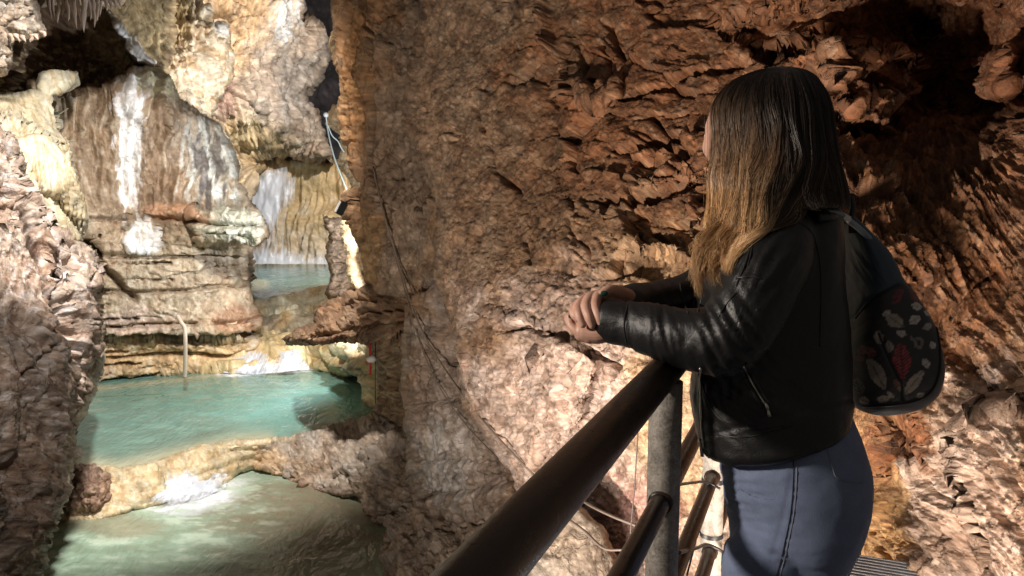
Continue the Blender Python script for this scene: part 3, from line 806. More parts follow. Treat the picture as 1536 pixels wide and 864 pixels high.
tag(o, kind='structure')
def st_col(W, x, y, h):
    n = nz2(x, y, 12, 155, 4)
    return paint(np.tile([0.66, 0.55, 0.40], (len(x), 1)), sstep(0, 0.5, n) * 0.6, (0.46, 0.34, 0.22))
def st_disp(W, x, y):
    return 0.3 * fbm(W * 0.8, 3, 156) + 0.12 * blocks(W * 2.2, 157, 0.9, 0.2)
o = surf('side_rock', [(494, 168), (500, 156), (515, 158), (560, 240), (560, 310), (530, 300), (524, 268), (505, 247), (516, 226), (513, 206), (500, 194), (492, 186)],
         [(500, 170, 25), (520, 220, 24), (540, 290, 23)], m_oc, 1.5, st_disp, st_col, 2, 10, (6, 1), 1, seed=21)
tag(o, 'tan lit rock beside the dark gap left of the tall slab', 'rock')
o = surf('edge_rock', [(493, 66), (499, 46), (518, 44), (518, 104), (503, 98), (499, 80)], [(500, 50, 27), (515, 100, 26), (500, 98, 26)], m_oc, 1.5, st_disp, st_col, 2, 10, (5, 0.8), 1, seed=22)
tag(o, 'small pale rock at the top edge of the dark gap beside the slab', 'rock')
o = surf('lit_rock', [(519, 322), (527, 318), (533, 330), (560, 400), (560, 440), (535, 436), (524, 424), (520, 380), (514, 360), (510, 340)], [(520, 330, 15), (530, 380, 14.5), (545, 430, 14)], m_oc, 1.5,
         lambda W, x, y: 0.12 * fbm(W * 1.5, 3, 158) + 0.05 * blocks(W * 4.2, 159, 0.9, 0.2), lambda W, x, y, h: st_col(W, x, y, h) * 1.35, 2, 10, (5, 0.8), 1, seed=23)  # shared rock colour raised so this piece reads as strongly lit
tag(o, 'brightly lit cream rock between the dark pillar and the slab', 'rock')

# --- dark pillar standing in the far pool
PL_OUT = [(489, 326), (500, 328), (514, 325), (518, 340), (517, 370), (524, 400), (532, 440), (520, 452), (494, 447), (488, 440), (496, 415), (490, 385), (494, 350), (486, 340)]
o = surf('rock_pillar', PL_OUT, [(500, 330, 20), (500, 400, 20.5), (510, 445, 21)], m_ld, 1.4, lambda W, x, y: 0.15 * fbm(W * 1.2, 3, 161) + 0.12 * blocks(W * np.array([1.5, 1.5, 3]), 162, 0.8, 0.12),
         lambda W, x, y, h: paint(np.tile([0.20, 0.155, 0.12], (len(x), 1)), sstep(0, .4, nz2(x, y, 9, 3, 3)) * .6, (0.12, 0.09, 0.07)), 2, 9, (8, 0.8), 0.8, seed=24)  # colour darkened to stand for the pillar being backlit
tag(o, 'narrow dark rock pillar standing at the right end of the far pool', 'rock pillar')

# --- golden wall of the far waterfall
WF_OUT = [(366, 262), (385, 250), (404, 243), (440, 240), (505, 240), (540, 262), (570, 290), (570, 402), (360, 402), (360, 300)]
def wf_disp(W, x, y):
    fl = fbm(np.stack([(x + 0.1 * y) / 13.0, y / 80, x * 0 + 4], -1), 3, 171, 0.5, ridged=True)
    lip = -1.8 * np.exp(-((y - 300) / 22) ** 2) * 0.3
    return 0.7 * fbm(W * 0.3, 3, 172) + 0.45 * fl + lip + 0.12 * fbm(W * 2, 3, 173)
def wf_col(W, x, y, h):
    n = nz2(x, y, 26, 175, 4); n2 = nz2(x, y * 0.3, 8, 176, 3)
    C = np.tile([0.66, 0.53, 0.34], (len(x), 1))
    C = paint(C, sstep(0, 0.5, n) * 0.6, (0.70, 0.64, 0.54))
    C = paint(C, sstep(320, 400, y) * 0.6, (0.66, 0.62, 0.58))
    C = paint(C, sstep(0.1, 0.5, -n2) * 0.4, (0.46, 0.33, 0.18))
    return C
o = surf('waterfall_wall', WF_OUT, [(370, 270, 41), (440, 245, 41), (520, 260, 41), (400, 330, 41.5), (540, 330, 40), (370, 395, Dh(394, 3.6) ), (450, 395, Dh(394, 3.6)), (550, 395, Dh(398, 3.6))], m_fc, 1.7, wf_disp, wf_col, 2, 14, (7, 1.6), 2, grain=0.8, speck=0.25, seed=25)
tag(o, kind='structure')

# --- travertine steps between the far and the middle pool
CS_OUT = [(360, 452), (400, 453), (440, 442), (490, 432), (545, 430), (640, 470), (640, 640), (552, 606), (546, 580), (540, 562), (520, 562), (500, 558), (455, 552), (420, 555), (384, 558), (335, 562), (305, 566), (300, 545), (330, 530), (350, 515), (385, 506), (370, 480)]
CS_CTRL = [(365, 455, Dh(455, 3.58)), (400, 455, Dh(455, 3.58)), (440, 446, Dh(446, 3.58)), (490, 435, Dh(435, 3.58)), (400, 480, 23.4), (440, 480, 23.2), (400, 505, 22.2), (440, 510, 21.4), (360, 530, 20.6), (420, 535, 20.4), (335, 560, Dh(561, 4.61)), (420, 555, Dh(556, 4.61)),
           (500, 558, Dh(559, 4.61)), (500, 520, 19.8), (550, 604, Dh(604, 4.6)), (540, 520, 17.5), (620, 560, 16)]
def cs_disp(W, x, y):
    st = W[:, 2] * 2.2 + 0.9 * fbm(W * 0.55, 3, 181)
    h = 0.28 * (np.abs((st % 1) - 0.5) * 2) ** 0.6 + 0.22 * fbm(W * 0.9, 4, 182) + 0.05 * fbm(W * 4, 3, 183)
    lit = blob(x, y, 545, 550, 45, 60)
    return h + lit * 0.10 * blocks(W * 3, 184, 0.9, 0.2)
def cs_col(W, x, y, h):
    n = nz2(x, y, 22, 185, 4); n2 = nz2(x * 0.4, y, 8, 186, 3)
    C = np.tile([0.58, 0.46, 0.28], (len(x), 1))
    C = paint(C, blob(x, y, 440, 465, 80, 26, 0, 0.4, n), (0.58, 0.52, 0.38))
    C = paint(C, blob(x, y, 430, 490, 60, 10, 0, 0.4, n), (0.38, 0.33, 0.25))
    C = paint(C, sstep(0, 0.5, n) * 0.5, (0.50, 0.34, 0.16))
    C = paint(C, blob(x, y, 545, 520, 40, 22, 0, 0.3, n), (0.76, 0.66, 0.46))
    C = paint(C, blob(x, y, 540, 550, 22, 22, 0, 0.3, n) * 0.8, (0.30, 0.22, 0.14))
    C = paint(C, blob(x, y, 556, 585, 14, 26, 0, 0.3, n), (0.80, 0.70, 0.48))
    return C
m_cs = rock_mat('travertine', 7, 0.03, (0.15, 0.5), 0.35, 0.6)
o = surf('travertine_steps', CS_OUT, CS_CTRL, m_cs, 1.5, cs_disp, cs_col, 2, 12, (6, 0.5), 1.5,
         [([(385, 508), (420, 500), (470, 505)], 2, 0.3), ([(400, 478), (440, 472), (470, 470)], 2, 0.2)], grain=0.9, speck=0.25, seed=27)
tag(o, kind='structure')

# --- rim between the middle and the lower pool
RM_OUT = [(60, 688), (100, 694), (150, 698), (180, 702), (215, 698), (240, 690), (262, 682), (300, 670), (345, 662), (400, 658), (430, 668), (400, 700), (362, 708), (352, 716), (335, 730), (300, 748), (250, 757), (200, 764), (150, 782), (60, 786)]
RM_CTRL = [(70, 692, Dh(692, 4.58)), (180, 704, Dh(704, 4.58)), (262, 684, Dh(684, 4.58)), (345, 663, Dh(663, 4.5)), (400, 660, Dh(660, 4.5)), (60, 784, Dh(784, 5.12)), (150, 780, Dh(780, 5.12)), (250, 756, Dh(756, 5.12)), (335, 728, Dh(728, 5.12)), (400, 700, Dh(704, 5.12)),
           (230, 715, Dh(712, 4.66)), (300, 700, Dh(697, 4.66))]
def rm_disp(W, x, y):
    st = W[:, 2] * 6.0 + 0.8 * fbm(W * 1.2, 3, 191)
    return 0.05 * (np.abs((st % 1) - 0.5) * 2) ** 0.6 + 0.05 * fbm(W * 1.6, 3, 192) + 0.02 * fbm(W * np.array([6, 6, 6]), 3, 193)
def rm_col(W, x, y, h):
    n = nz2(x, y, 16, 195, 4)
    C = np.tile([0.62, 0.52, 0.36], (len(x), 1))
    C = paint(C, sstep(0, 0.5, n) * 0.6, (0.66, 0.60, 0.48))
    C = paint(C, sstep(0.1, 0.5, -n) * 0.6, (0.50, 0.36, 0.20))
    return C
o = surf('travertine_rim', RM_OUT, RM_CTRL, m_cs, 1.4, rm_disp, rm_col, 2, 10, (4, 0.2), 0.8, grain=0.7, speck=0.25, seed=29)
tag(o, kind='structure')
BD_OUT = [(84, 712), (100, 700), (122, 694), (150, 698), (165, 712), (172, 735), (184, 752), (180, 764), (140, 768), (110, 772), (84, 772), (70, 740)]
o = surf('shore_rock', BD_OUT, [(90, 710, 12.6), (130, 700, 12.5), (130, 735, 12.0), (180, 760, 12.4), (100, 770, 12.0), (70, 740, 12.2)], m_lf, 1.3,
         lambda W, x, y: 0.10 * fbm(W * 2.2, 4, 201) + 0.07 * blocks(W * 5, 202, 0.9, 0.2) + 0.04 * pebbles(W * 12, 203),
         lambda W, x, y, h: paint(paint(np.tile([0.27, 0.19, 0.15], (len(x), 1)), sstep(0, .4, nz2(x, y, 7, 3, 3)) * .6, (0.45, 0.34, 0.28)), sstep(755, 768, y), (0.6, 0.45, 0.33)), 2, 9, (12, 0.6), 0.8, seed=30)
tag(o, 'rough reddish brown rock between the two nearest pools', 'rock')

# --- water
def water_mat(name, rough=0.12, scale=3.0, bump=0.02, stretch=(1, 0.5, 1)):
    m, nt, bs = nodes(name)
    geo = nt.nodes.new('ShaderNodeNewGeometry')
    mp = nt.nodes.new('ShaderNodeMapping'); mp.inputs['Scale'].default_value = stretch
    nt.links.new(geo.outputs['Position'], mp.inputs['Vector'])
    at = nt.nodes.new('ShaderNodeAttribute'); at.attribute_name = 'Col'
    nt.links.new(at.outputs['Color'], bs.inputs['Base Color'])
    bs.inputs['Roughness'].default_value = rough
    bs.inputs['IOR'].default_value = 1.33
    n1 = tex_noise(nt, scale, 3, 0.55, mp.outputs[0], 0.8)
    n2 = tex_noise(nt, scale * 3.7, 3, 0.5, mp.outputs[0], 0.6)
    hh = mathn(nt, 'MULTIPLY_ADD', n2.outputs['Fac'], 0.35, n1.outputs['Fac'])
    bp = nt.nodes.new('ShaderNodeBump'); bp.inputs['Distance'].default_value = bump
    nt.links.new(hh, bp.inputs['Height']); nt.links.new(bp.outputs[0], bs.inputs['Normal'])
    return m
m_w1 = water_mat('milky_water', 0.05, 2.6, 0.045)
def ripples(W, a, s=1.0):
    return a * fbm(W * np.array([1.6, 1.0, 0]) * s + np.array([0, 0, 3.3]), 4, 211)
def low_col(W, x, y, h):
    n = fbm(W * np.array([0.55, 0.9, 0]) + 2, 5, 213, 0.6) * 1.8; n2 = fbm(W * np.array([1.6, 3.4, 0]) + 5, 4, 214, 0.6) * 1.8
    C = np.tile([0.30, 0.42, 0.32], (len(x), 1))
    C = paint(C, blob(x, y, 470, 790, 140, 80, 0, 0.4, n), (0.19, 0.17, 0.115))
    C = paint(C, blob(x, y, 420, 835, 120, 34, 10, 0.4, n) * 0.5, (0.30, 0.33, 0.25))
    C = paint(C, sstep(0.0, 0.5, n2) * 0.55 * sstep(480, 330, x), (0.62, 0.74, 0.60))
    C = paint(C, sstep(0.05, 0.45, -n2) * 0.5, (0.20, 0.25, 0.17))
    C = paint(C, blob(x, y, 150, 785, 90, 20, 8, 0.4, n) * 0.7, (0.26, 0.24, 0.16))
    fo = blob(x, y, 288, 744, 68, 21, -8, 0.6, n2, 1.0) + blob(x, y, 215, 757, 36, 9, 0, 0.5, n2, 1.1)
    C = paint(C, fo * (0.55 + 0.5 * np.clip(1.5 + 3 * n2, 0, 1)), (0.80, 0.83, 0.88))
    return C
o = surf('lower_pool', [(-260, 730), (80, 745), (200, 748), (340, 712), (420, 700), (520, 730), (700, 790), (700, 1060), (-260, 1060)], lambda x, y: Dh(y, H_LOW), m_w1, 2.0,
         lambda W, x, y: ripples(W, 0.035), low_col, 0, 14, None, 0, grain=0, speck=0, seed=31)
tag(o, kind='structure')
def mid_col(W, x, y, h):
    n = fbm(W * np.array([0.4, 0.8, 0]) + 2, 5, 223, 0.6) * 1.8; n2 = fbm(W * np.array([1.2, 4.0, 0]) + 5, 4, 224, 0.6) * 1.8
    C = np.tile([0.155, 0.26, 0.215], (len(x), 1))
    C = paint(C, blob(x, y, 480, 625, 120, 40, -6, 0.6, n) * 0.8, (0.21, 0.47, 0.42))
    C = paint(C, blob(x, y, 250, 590, 170, 22, 0, 0.5, n) * 0.6, (0.115, 0.24, 0.19))
    C = paint(C, sstep(0.0, 0.5, n2) * 0.35, (0.24, 0.44, 0.36))
    C = paint(C, sstep(0.1, 0.5, -n) * 0.3, (0.12, 0.25, 0.20))
    ed = seg_dist(x, y, [(90, 692), (180, 702), (262, 684), (345, 664), (400, 658)])
    C = paint(C, np.exp(-(ed / 13) ** 2) * 0.75, (0.56, 0.52, 0.36))
    ed = seg_dist(x, y, [(140, 584), (280, 568), (335, 561), (384, 557)])
    C = paint(C, np.exp(-(ed / 4) ** 2) * 0.5, (0.5, 0.42, 0.26))
    ed = seg_dist(x, y, [(440, 654), (500, 637), (560, 622)])
    C = paint(C, np.exp(-(ed / 9) ** 2) * 0.5, (0.24, 0.24, 0.17))
    fo = blob(x, y, 395, 556, 64, 6, -3, 0.5, n2, 0.9)
    C = paint(C, fo, (0.93, 0.95, 1.0))
    return C
o = surf('middle_pool', [(60, 540), (640, 540), (640, 640), (560, 640), (500, 650), (440, 662), (345, 672), (262, 690), (180, 707), (60, 700)], lambda x, y: Dh(y, H_MID), m_w1, 1.8,
         lambda W, x, y: ripples(W, 0.02, 1.2), mid_col, 0, 14, None, 0, grain=0, speck=0, seed=32)
tag(o, kind='structure')
def far_col(W, x, y, h):
    n = fbm(W * np.array([0.25, 0.35, 0]) + 2, 4, 233, 0.6) * 1.8; n2 = fbm(W * np.array([0.8, 1.4, 0]) + 5, 4, 234, 0.6) * 1.8
    C = np.tile([0.05, 0.22, 0.205], (len(x), 1))
    C = paint(C, sstep(0.0, 0.5, n2) * 0.5, (0.10, 0.27, 0.25))
    C = paint(C, sstep(0.1, 0.5, -n2) * 0.4, (0.02, 0.10, 0.10))
    C = paint(C, blob(x, y, 384, 432, 18, 14, 0, 0.5, n) * 0.8, (0.60, 0.58, 0.36))
    ed = seg_dist(x, y, [(360, 456), (400, 455), (440, 445), (490, 434), (520, 432)])
    C = paint(C, np.exp(-(ed / 6) ** 2) * 0.8, (0.56, 0.52, 0.36))
    C = paint(C, np.exp(-((y - 394) / 4) ** 2) * (0.7 + 0.5 * n2), (0.92, 0.94, 1.0))
    return C
o = surf('far_pool', [(350, 380), (600, 380), (600, 436), (540, 436), (490, 437), (440, 450), (400, 459), (350, 460)], lambda x, y: Dh(y, H_FAR), m_w1, 1.4,
         lambda W, x, y: ripples(W, 0.05, 0.7), far_col, 0, 14, None, 0, grain=0, speck=0, seed=33)
tag(o, kind='structure')

# falling water: strands of white water in front of the rock
def fall_mat(name, dens=0.5, sx=3.0, sz=0.25, color=(0.86, 0.9, 1.0)):
    m, nt, bs = nodes(name)
    geo = nt.nodes.new('ShaderNodeNewGeometry')
    mp = nt.nodes.new('ShaderNodeMapping'); mp.inputs['Scale'].default_value = (sx, sx * 0.3, sz)
    nt.links.new(geo.outputs['Position'], mp.inputs['Vector'])
    n = tex_noise(nt, 1.0, 5, 0.6, mp.outputs[0], 0.3)
    at = nt.nodes.new('ShaderNodeAttribute'); at.attribute_name = 'Col'
    sp = nt.nodes.new('ShaderNodeSeparateColor'); nt.links.new(at.outputs['Color'], sp.inputs[0])
    a = mathn(nt, 'ADD', n.outputs['Fac'], mathn(nt, 'SUBTRACT', sp.outputs[0], 0.5))
    al = ramp(nt, a, [(0.5 - 0.12, 0.0), (0.5 + 0.22, dens)])
    nt.links.new(al, bs.inputs['Alpha'])
    bs.inputs['Base Color'].default_value = (*color, 1)
    bs.inputs['Roughness'].default_value = 0.35
    return m
m_fall = fall_mat('falling_water', 0.95, 4.2, 0.35)
def fall(name, out, ctrl, label, dens_f, mat, rough=0.15, roll=None, step=1.8):
    o = surf(name, out, ctrl, mat, step, lambda W, x, y: rough * fbm(W * np.array([2, 2, 0.6]), 3, 241), lambda W, x, y, h: np.repeat(np.clip(dens_f(x, y), 0, 1)[:, None], 3, 1), 1.0, 10, roll, 0, grain=0, speck=0, seed=35)
    return tag(o, label, 'waterfall')
fall('waterfall', [(376, 275), (398, 256), (430, 250), (455, 258), (470, 290), (500, 330), (520, 396), (370, 396)], [(400, 260, 39.6), (380, 300, 39.4), (440, 300, 39.6), (400, 394, 38.6), (500, 394, 38.8)],
     'white waterfall spreading down the golden wall behind the far pool', lambda x, y: 0.04 + 0.62 * blob(x, y, 408, 285, 26, 46, 28, 0.9) + 0.40 * blob(x, y, 398, 350, 38, 70, 0, 0.9) + 0.55 * sstep(366, 396, y), m_fall, 0.3)
m_fall2 = fall_mat('cascade_water', 0.9, 9.0, 1.2, (0.74, 0.8, 0.9))
fall('cascade', [(335, 559), (350, 530), (385, 520), (420, 512), (450, 525), (465, 553), (440, 556), (384, 562)], [(340, 558, 19.6), (384, 560, 19.5), (380, 530, 20.2), (420, 520, 20.5), (455, 553, 19.6), (430, 540, 19.8)],
     'low white cascade spilling over travertine into the middle pool', lambda x, y: 0.16 + 0.5 * blob(x, y, 436, 536, 17, 22, 10, 0.6) + 0.42 * sstep(534, 556, y) + 0.42 * blob(x, y, 372, 538, 30, 16, 0, .5), m_fall2, 0.08)
def spill_d(x, y):
    return 0.14 + 0.66 * blob(x, y, 285, 730, 58, 22, -10, 0.7) + 0.25 * blob(x, y, 210, 740, 30, 12, 0, 0.6)
fall('spillway', [(188, 706), (240, 698), (300, 706), (345, 712), (338, 730), (300, 749), (240, 757), (192, 760)], [(190, 708, 12.9), (260, 700, 13.0), (345, 714, 13.35), (335, 730, 13.2), (250, 756, 12.45), (192, 760, 12.35), (260, 725, 12.8)],
     'foaming white water spilling over the rim into the lowest pool', spill_d, fall_mat('spill_water', 0.8, 14.0, 14.0, (0.72, 0.78, 0.88)), 0.08)

# --- stalactites
m_stal = rock_mat('stalactite_rock', 12, 0.02, (0.35, 0.7), 0.4, 0.5, (1, 1, 0.4), base=(0.40, 0.31, 0.25))
def cone(top, length, r, seed, seg=9, rings=8, bend=0.03):
    rs = np.random.default_rng(seed)
    V = []; Q = []
    ph = rs.uniform(0, 6.28)
    for i in range(rings + 1):
        t = i / rings
        rad = r * ((1 - t) ** 0.55 * (1 + 0.18 * math.sin(t * 9 + ph)) + 0.06)
        for k in range(seg):
            a = 2 * math.pi * k / seg
            V.append((top[0] + bend * math.sin(t * 3 + ph) + rad * math.cos(a) * rs.uniform(0.85, 1.15), top[1] + rad * math.sin(a), top[2] + 0.3 * r - t * length))
    for i in range(rings):
        for k in range(seg):
            Q.append((i * seg + k, i * seg + (k + 1) % seg, (i + 1) * seg + (k + 1) % seg, (i + 1) * seg + k))
    V.append((top[0], top[1], top[2] - length - 0.3 * r)); n = len(V) - 1
    T = [((rings) * seg + (k + 1) % seg, n, rings * seg + k) for k in range(seg)]
    return np.array(V), Q, T
roof = bpy.data.objects['cave_roof']; hang = bpy.data.objects['hanging_rock']
sts = [(74, -6, 34), (80, -8, 30), (86, -4, 38), (92, -8, 36), (99, -6, 42), (106, -4, 34), (112, -2, 44), (118, -8, 46), (125, 0, 46), (132, -6, 34), (138, -4, 38), (144, -2, 30), (150, -6, 34), (157, -8, 26), (164, -4, 22), (172, -6, 18), (180, -6, 16)]
shelf = surf('roof_lip', [(62, -170), (200, -170), (196, -20), (186, 4), (150, 8), (100, 4), (64, 6)], [(70, 0, 15.2), (190, 0, 15.6), (120, -150, 14)], m_lf, 2.5, lambda W, x, y: 0.2 * fbm(W * 1.4, 4, 251), (0.52, 0.43, 0.36), 2, 12, (8, 0.6), 2.0, seed=37)
tag(shelf, 'pinkish roof lip carrying a row of thin stalactites top left', 'roof lip')
for i, (sx_, sy_, ln) in enumerate(sts):
    d0 = 15.0 + 0.15 * math.sin(i * 2.3)
    V, Q, T = cone(P(sx_, sy_, d0), (ln + random.uniform(-5, 6)) * d0 / F, random.uniform(2.4, 4.6) * d0 / F, i)
    mesh_np('stalactite', V, Q, m_stal, shelf, tris=T)
for i, (sx_, sy_, ln) in enumerate([(6, 50, 18), (16, 52, 22), (26, 52, 20), (36, 54, 16), (46, 53, 18), (56, 52, 14), (64, 48, 14)]):
    V, Q, T = cone(P(sx_, sy_, 12.5), ln * 12.5 / F * 0.6, 4.5 * 12.5 / F, 40 + i)
    mesh_np('stalactite', V, Q, m_stal, hang, tris=T)

# ================================================================== railing, walkway, cables, small things
def tube(pts, r, seg=10, caps=True):
    """vertices and quads of a tube through world points (r a number or one per point)"""
    pts = [Vector(p) for p in pts]
    n = len(pts)
    rs = r if hasattr(r, '__len__') else [r] * n
    V, Q = [], []
    up = None
    for i, p in enumerate(pts):
        t = (pts[min(i + 1, n - 1)] - pts[max(i - 1, 0)]).normalized()
        if up is None:
            up = t.orthogonal().normalized()
        up = (up - t * up.dot(t)).normalized()
        w = t.cross(up)
        for k in range(seg):
            a = 2 * math.pi * k / seg
            V.append(tuple(p + up * (rs[i] * math.cos(a)) + w * (rs[i] * math.sin(a))))
    for i in range(n - 1):
        for k in range(seg):
            Q.append((i * seg + k, i * seg + (k + 1) % seg, (i + 1) * seg + (k + 1) % seg, (i + 1) * seg + k))
    T = []
    if caps:
        for e, ring in ((0, 0), (1, (n - 1) * seg)):
            c = len(V); V.append(tuple(pts[0] if e == 0 else pts[-1]))
            for k in range(seg):
                a, b = ring + k, ring + (k + 1) % seg
                T.append((b, a, c) if e == 0 else (a, b, c))
    return V, Q, T

def join(parts):
    V, Q, T = [], [], []
    for v, q, t in parts:
        o = len(V)
        V += list(v); Q += [tuple(i + o for i in f) for f in q]; T += [tuple(i + o for i in f) for f in t]
    return V, Q, T

def tube_obj(name, pts, r, mat, parent=None, seg=10):
    V, Q, T = tube(pts, r, seg)
    return mesh_np(name, V, Q, mat, parent, tris=T)

def catmull(pts, k=8):
    p = [Vector(q) for q in pts]
    p = [p[0]] + p + [p[-1]]
    out = []
    for i in range(1, len(p) - 2):
        for j in range(k):
            t = j / k
            a, b, c, d = p[i - 1], p[i], p[i + 1], p[i + 2]
            out.append(0.5 * ((2 * b) + (c - a) * t + (2 * a - 5 * b + 4 * c - d) * t * t + (3 * b - a - 3 * c + d) * t ** 3))
    out.append(p[-2])
    return out

def box(c, s, R=None, bev=0.0):
    """box of half sizes s about c, edges chamfered by bev"""
    bm = bmesh.new()
    bmesh.ops.create_cube(bm, size=2.0)
    for v in bm.verts: v.co = Vector((v.co.x * s[0], v.co.y * s[1], v.co.z * s[2]))
    if bev: bmesh.ops.bevel(bm, geom=list(bm.edges), offset=bev, segments=2, affect='EDGES')
    bmesh.ops.triangulate(bm, faces=list(bm.faces))
    R = R or Matrix.Identity(3)
    V = [tuple(Vector(c) + R @ v.co) for v in bm.verts]
    bm.verts.index_update()
    T = [tuple(v.index for v in f.verts) for f in bm.faces]
    bm.free()
    return V, [], T

def box_obj(name, c, s, mat, parent=None, R=None, bev=0.0, smooth=False):
    V, Q, T = box(c, s, R, bev)
    return mesh_np(name, V, Q, mat, parent, tris=T, smooth=smooth)

def pipe_mat(name, a, b, rough, metal, scale=26, bump=0.0012):
    m, nt, bs = nodes(name)
    geo = nt.nodes.new('ShaderNodeNewGeometry')
    n = tex_noise(nt, scale, 8, 0.75, geo.outputs['Position'], 0.4)
    n2 = tex_noise(nt, scale * 7, 5, 0.7, geo.outputs['Position'])
    k = mathn(nt, 'MULTIPLY_ADD', n2.outputs['Fac'], 0.5, mathn(nt, 'MULTIPLY', n.outputs['Fac'], 0.75))
    nt.links.new(ramp(nt, k, [(0.45, a), (0.78, b)]), bs.inputs['Base Color'])
    nt.links.new(ramp(nt, k, [(0.4, rough), (0.8, min(1, rough + 0.35))]), bs.inputs['Roughness'])
    bs.inputs['Metallic'].default_value = metal
    bp = nt.nodes.new('ShaderNodeBump'); bp.inputs['Distance'].default_value = bump
    nt.links.new(k, bp.inputs['Height']); nt.links.new(bp.outputs[0], bs.inputs['Normal'])
    return m
m_rail = pipe_mat('worn_dark_paint', (0.010, 0.006, 0.004), (0.042, 0.024, 0.016), 0.16, 0.0, 24, 0.0005)
m_post = pipe_mat('weathered_galvanised', (0.10, 0.088, 0.076), (0.46, 0.42, 0.37), 0.42, 0.1, 30, 0.0014)
m_black = simple_mat('black_plastic', (0.014, 0.014, 0.016), 0.45)
m_cable = simple_mat('grey_cable', (0.10, 0.075, 0.06), 0.6, 0, 0.0, 20)
m_wht = simple_mat('white_plastic', (0.78, 0.80, 0.80), 0.4)

def rail_pt(d, z):
    return Vector((0.295 + 0.409 * (d - 1.45) , d * 1.0 * CP + 0.0, z))
# the railing plane: points at depth d on the plane; y chosen so the view depth is right
def rp(d, z):
    u = z - CAM_Z
    # depth = y*cos + (-(u))*sin  ->  y
    return Vector((0.295 + 0.409 * (d - 1.45), (d + u * SP) / CP, z))
RX = rp(1.45, 0)
def rz(s, z):
    """s metres along the railing from the near post"""
    dirv = (rp(2.45, 0) - rp(1.45, 0)); dirv.z = 0; dirv.normalize()
    b = Vector((rp(1.45, 1.09).x, rp(1.45, 1.09).y, 0))
    return b + dirv * s + Vector((0, 0, z))
railing = thing('railing', 'dark tubular railing the woman leans on, running away from the camera', 'railing', tuple(rz(0, 0)))
def straight(name, s0, s1, z, r, mat, seg=24, off=0.0):
    pts = [rz(s0 + (s1 - s0) * i / 12, z) for i in range(13)]
    return tube_obj(name, pts, r, mat, railing, seg)
straight('top_rail', -1.55, 1.9, 1.090, 0.031, m_rail, 32)
straight('lower_rail', -1.55, 1.9, 0.835, 0.0195, m_rail)
straight('lower_rail', -1.55, 1.9, 0.600, 0.0195, m_rail)
straight('lower_rail', -1.55, 1.9, 0.370, 0.0195, m_rail)
for s in (0.0, 0.80, 1.75, -1.45):
    po = tube_obj('post', [rz(s, z) for z in np.linspace(-0.15, 1.066, 14)], 0.032, m_post, railing, 28)
    for z in (0.835, 0.600, 0.370):
        tube_obj('weld_collar', [rz(s - 0.036, z), rz(s + 0.036, z)], 0.0235, m_rail, po, 16)

# the walkway deck, ribbed grey tread plates between edge beams
m_deck = pipe_mat('grey_tread_metal', (0.30, 0.33, 0.38), (0.46, 0.50, 0.56), 0.4, 0.35, 30, 0.0005)
deck = thing('walkway', None, None, (0, 0, 0)); deck['kind'] = 'structure'
e0 = P(1266, 818, Dh(818, 1.42)); e1 = P(1338, 866, Dh(866, 1.42))
ed = (e1 - e0); ed.z = 0; ed.normalize()
dd = (rp(2.45, 0) - rp(1.45, 0)); dd.z = 0; dd.normalize()
nn = Vector((dd.y, -dd.x, 0))
start = Vector((rz(0, 0).x, rz(0, 0).y, 0)) + nn * 0.05
proto = None
Rm = Matrix((tuple((nn.x, dd.x, 0)), tuple((nn.y, dd.y, 0)), (0, 0, 1)))
LEN = 0.30
parts_ = [box(Vector((0.62, 0.0, -0.012)), (0.62, LEN / 2 - 0.004, 0.010), None, 0.002)]
for k in range(11):
    yy = -LEN / 2 + 0.02 + k * (LEN - 0.04) / 10
    parts_.append(box(Vector((0.62, yy, 0.001)), (0.61, 0.0065, 0.005), None, 0.002))
V0, Q0, T0 = join(parts_)
V0 = [tuple(Rm @ Vector(v)) for v in V0]
for i in range(11):
    c = start + dd * (-1.5 + 0.31 * i)
    if proto is None:
        proto = mesh_np('tread_plate', V0, Q0, m_deck, None, tris=T0, smooth=False); proto.parent = deck
        pl_ = proto
    else:
        pl_ = proto.copy(); COL.objects.link(pl_); pl_.parent = deck
    pl_.location = c
box_obj('edge_beam', start + nn * 1.262 + dd * 0.1 + Vector((0, 0, -0.02)), (0.02, 1.9, 0.035), m_black, deck, Rm, 0.004)
box_obj('edge_beam', start + nn * -0.03 + dd * 0.1 + Vector((0, 0, -0.03)), (0.02, 1.9, 0.05), m_black, deck, Rm, 0.004)

# cables near the railing
def cord(name, pp, r, mat, label, cat='cable', group=None, seg=6, k=8):
    o = tube_obj(name, catmull([P(*p) for p in pp], k), r, mat, None, seg)
    return tag(o, label, cat, group)
cord('cord', [(958, 628, 3.0), (955, 680, 3.0), (951, 740, 3.0), (946, 800, 3.0), (944, 864, 3.0)], 0.0028, m_cable, 'thin cord hanging straight down just left of the near railing post')
cord('cable', [(862, 742, 3.9), (885, 758, 3.6), (920, 775, 3.4), (955, 789, 3.3), (1000, 812, 3.2)], 0.007, m_cable, 'upper grey cable crossing the rock under the handrail')
cord('cable', [(845, 774, 3.8), (875, 795, 3.6), (905, 822, 3.4), (935, 825, 3.3), (985, 826, 3.2)], 0.006, m_cable, 'lower grey cable crossing the rock under the handrail')
cord('cable', [(1018, 727, 1.60), (1040, 724, 1.9), (1060, 723, 2.1), (1080, 733, 2.12)], 0.0035, m_black, 'upper black cable strung between the two railing posts')
cord('cable', [(1018, 829, 1.60), (1045, 822, 1.9), (1062, 817, 2.08), (1086, 829, 2.12), (1100, 840, 2.3)], 0.0045, m_black, 'lower black cable strung between the two railing posts')
cord('cable', [(1066, 722, 2.2), (1050, 745, 2.2), (1042, 770, 2.2), (1048, 790, 2.2), (1030, 864, 2.1)], 0.003, m_black, 'black cable dangling behind the lower rails')
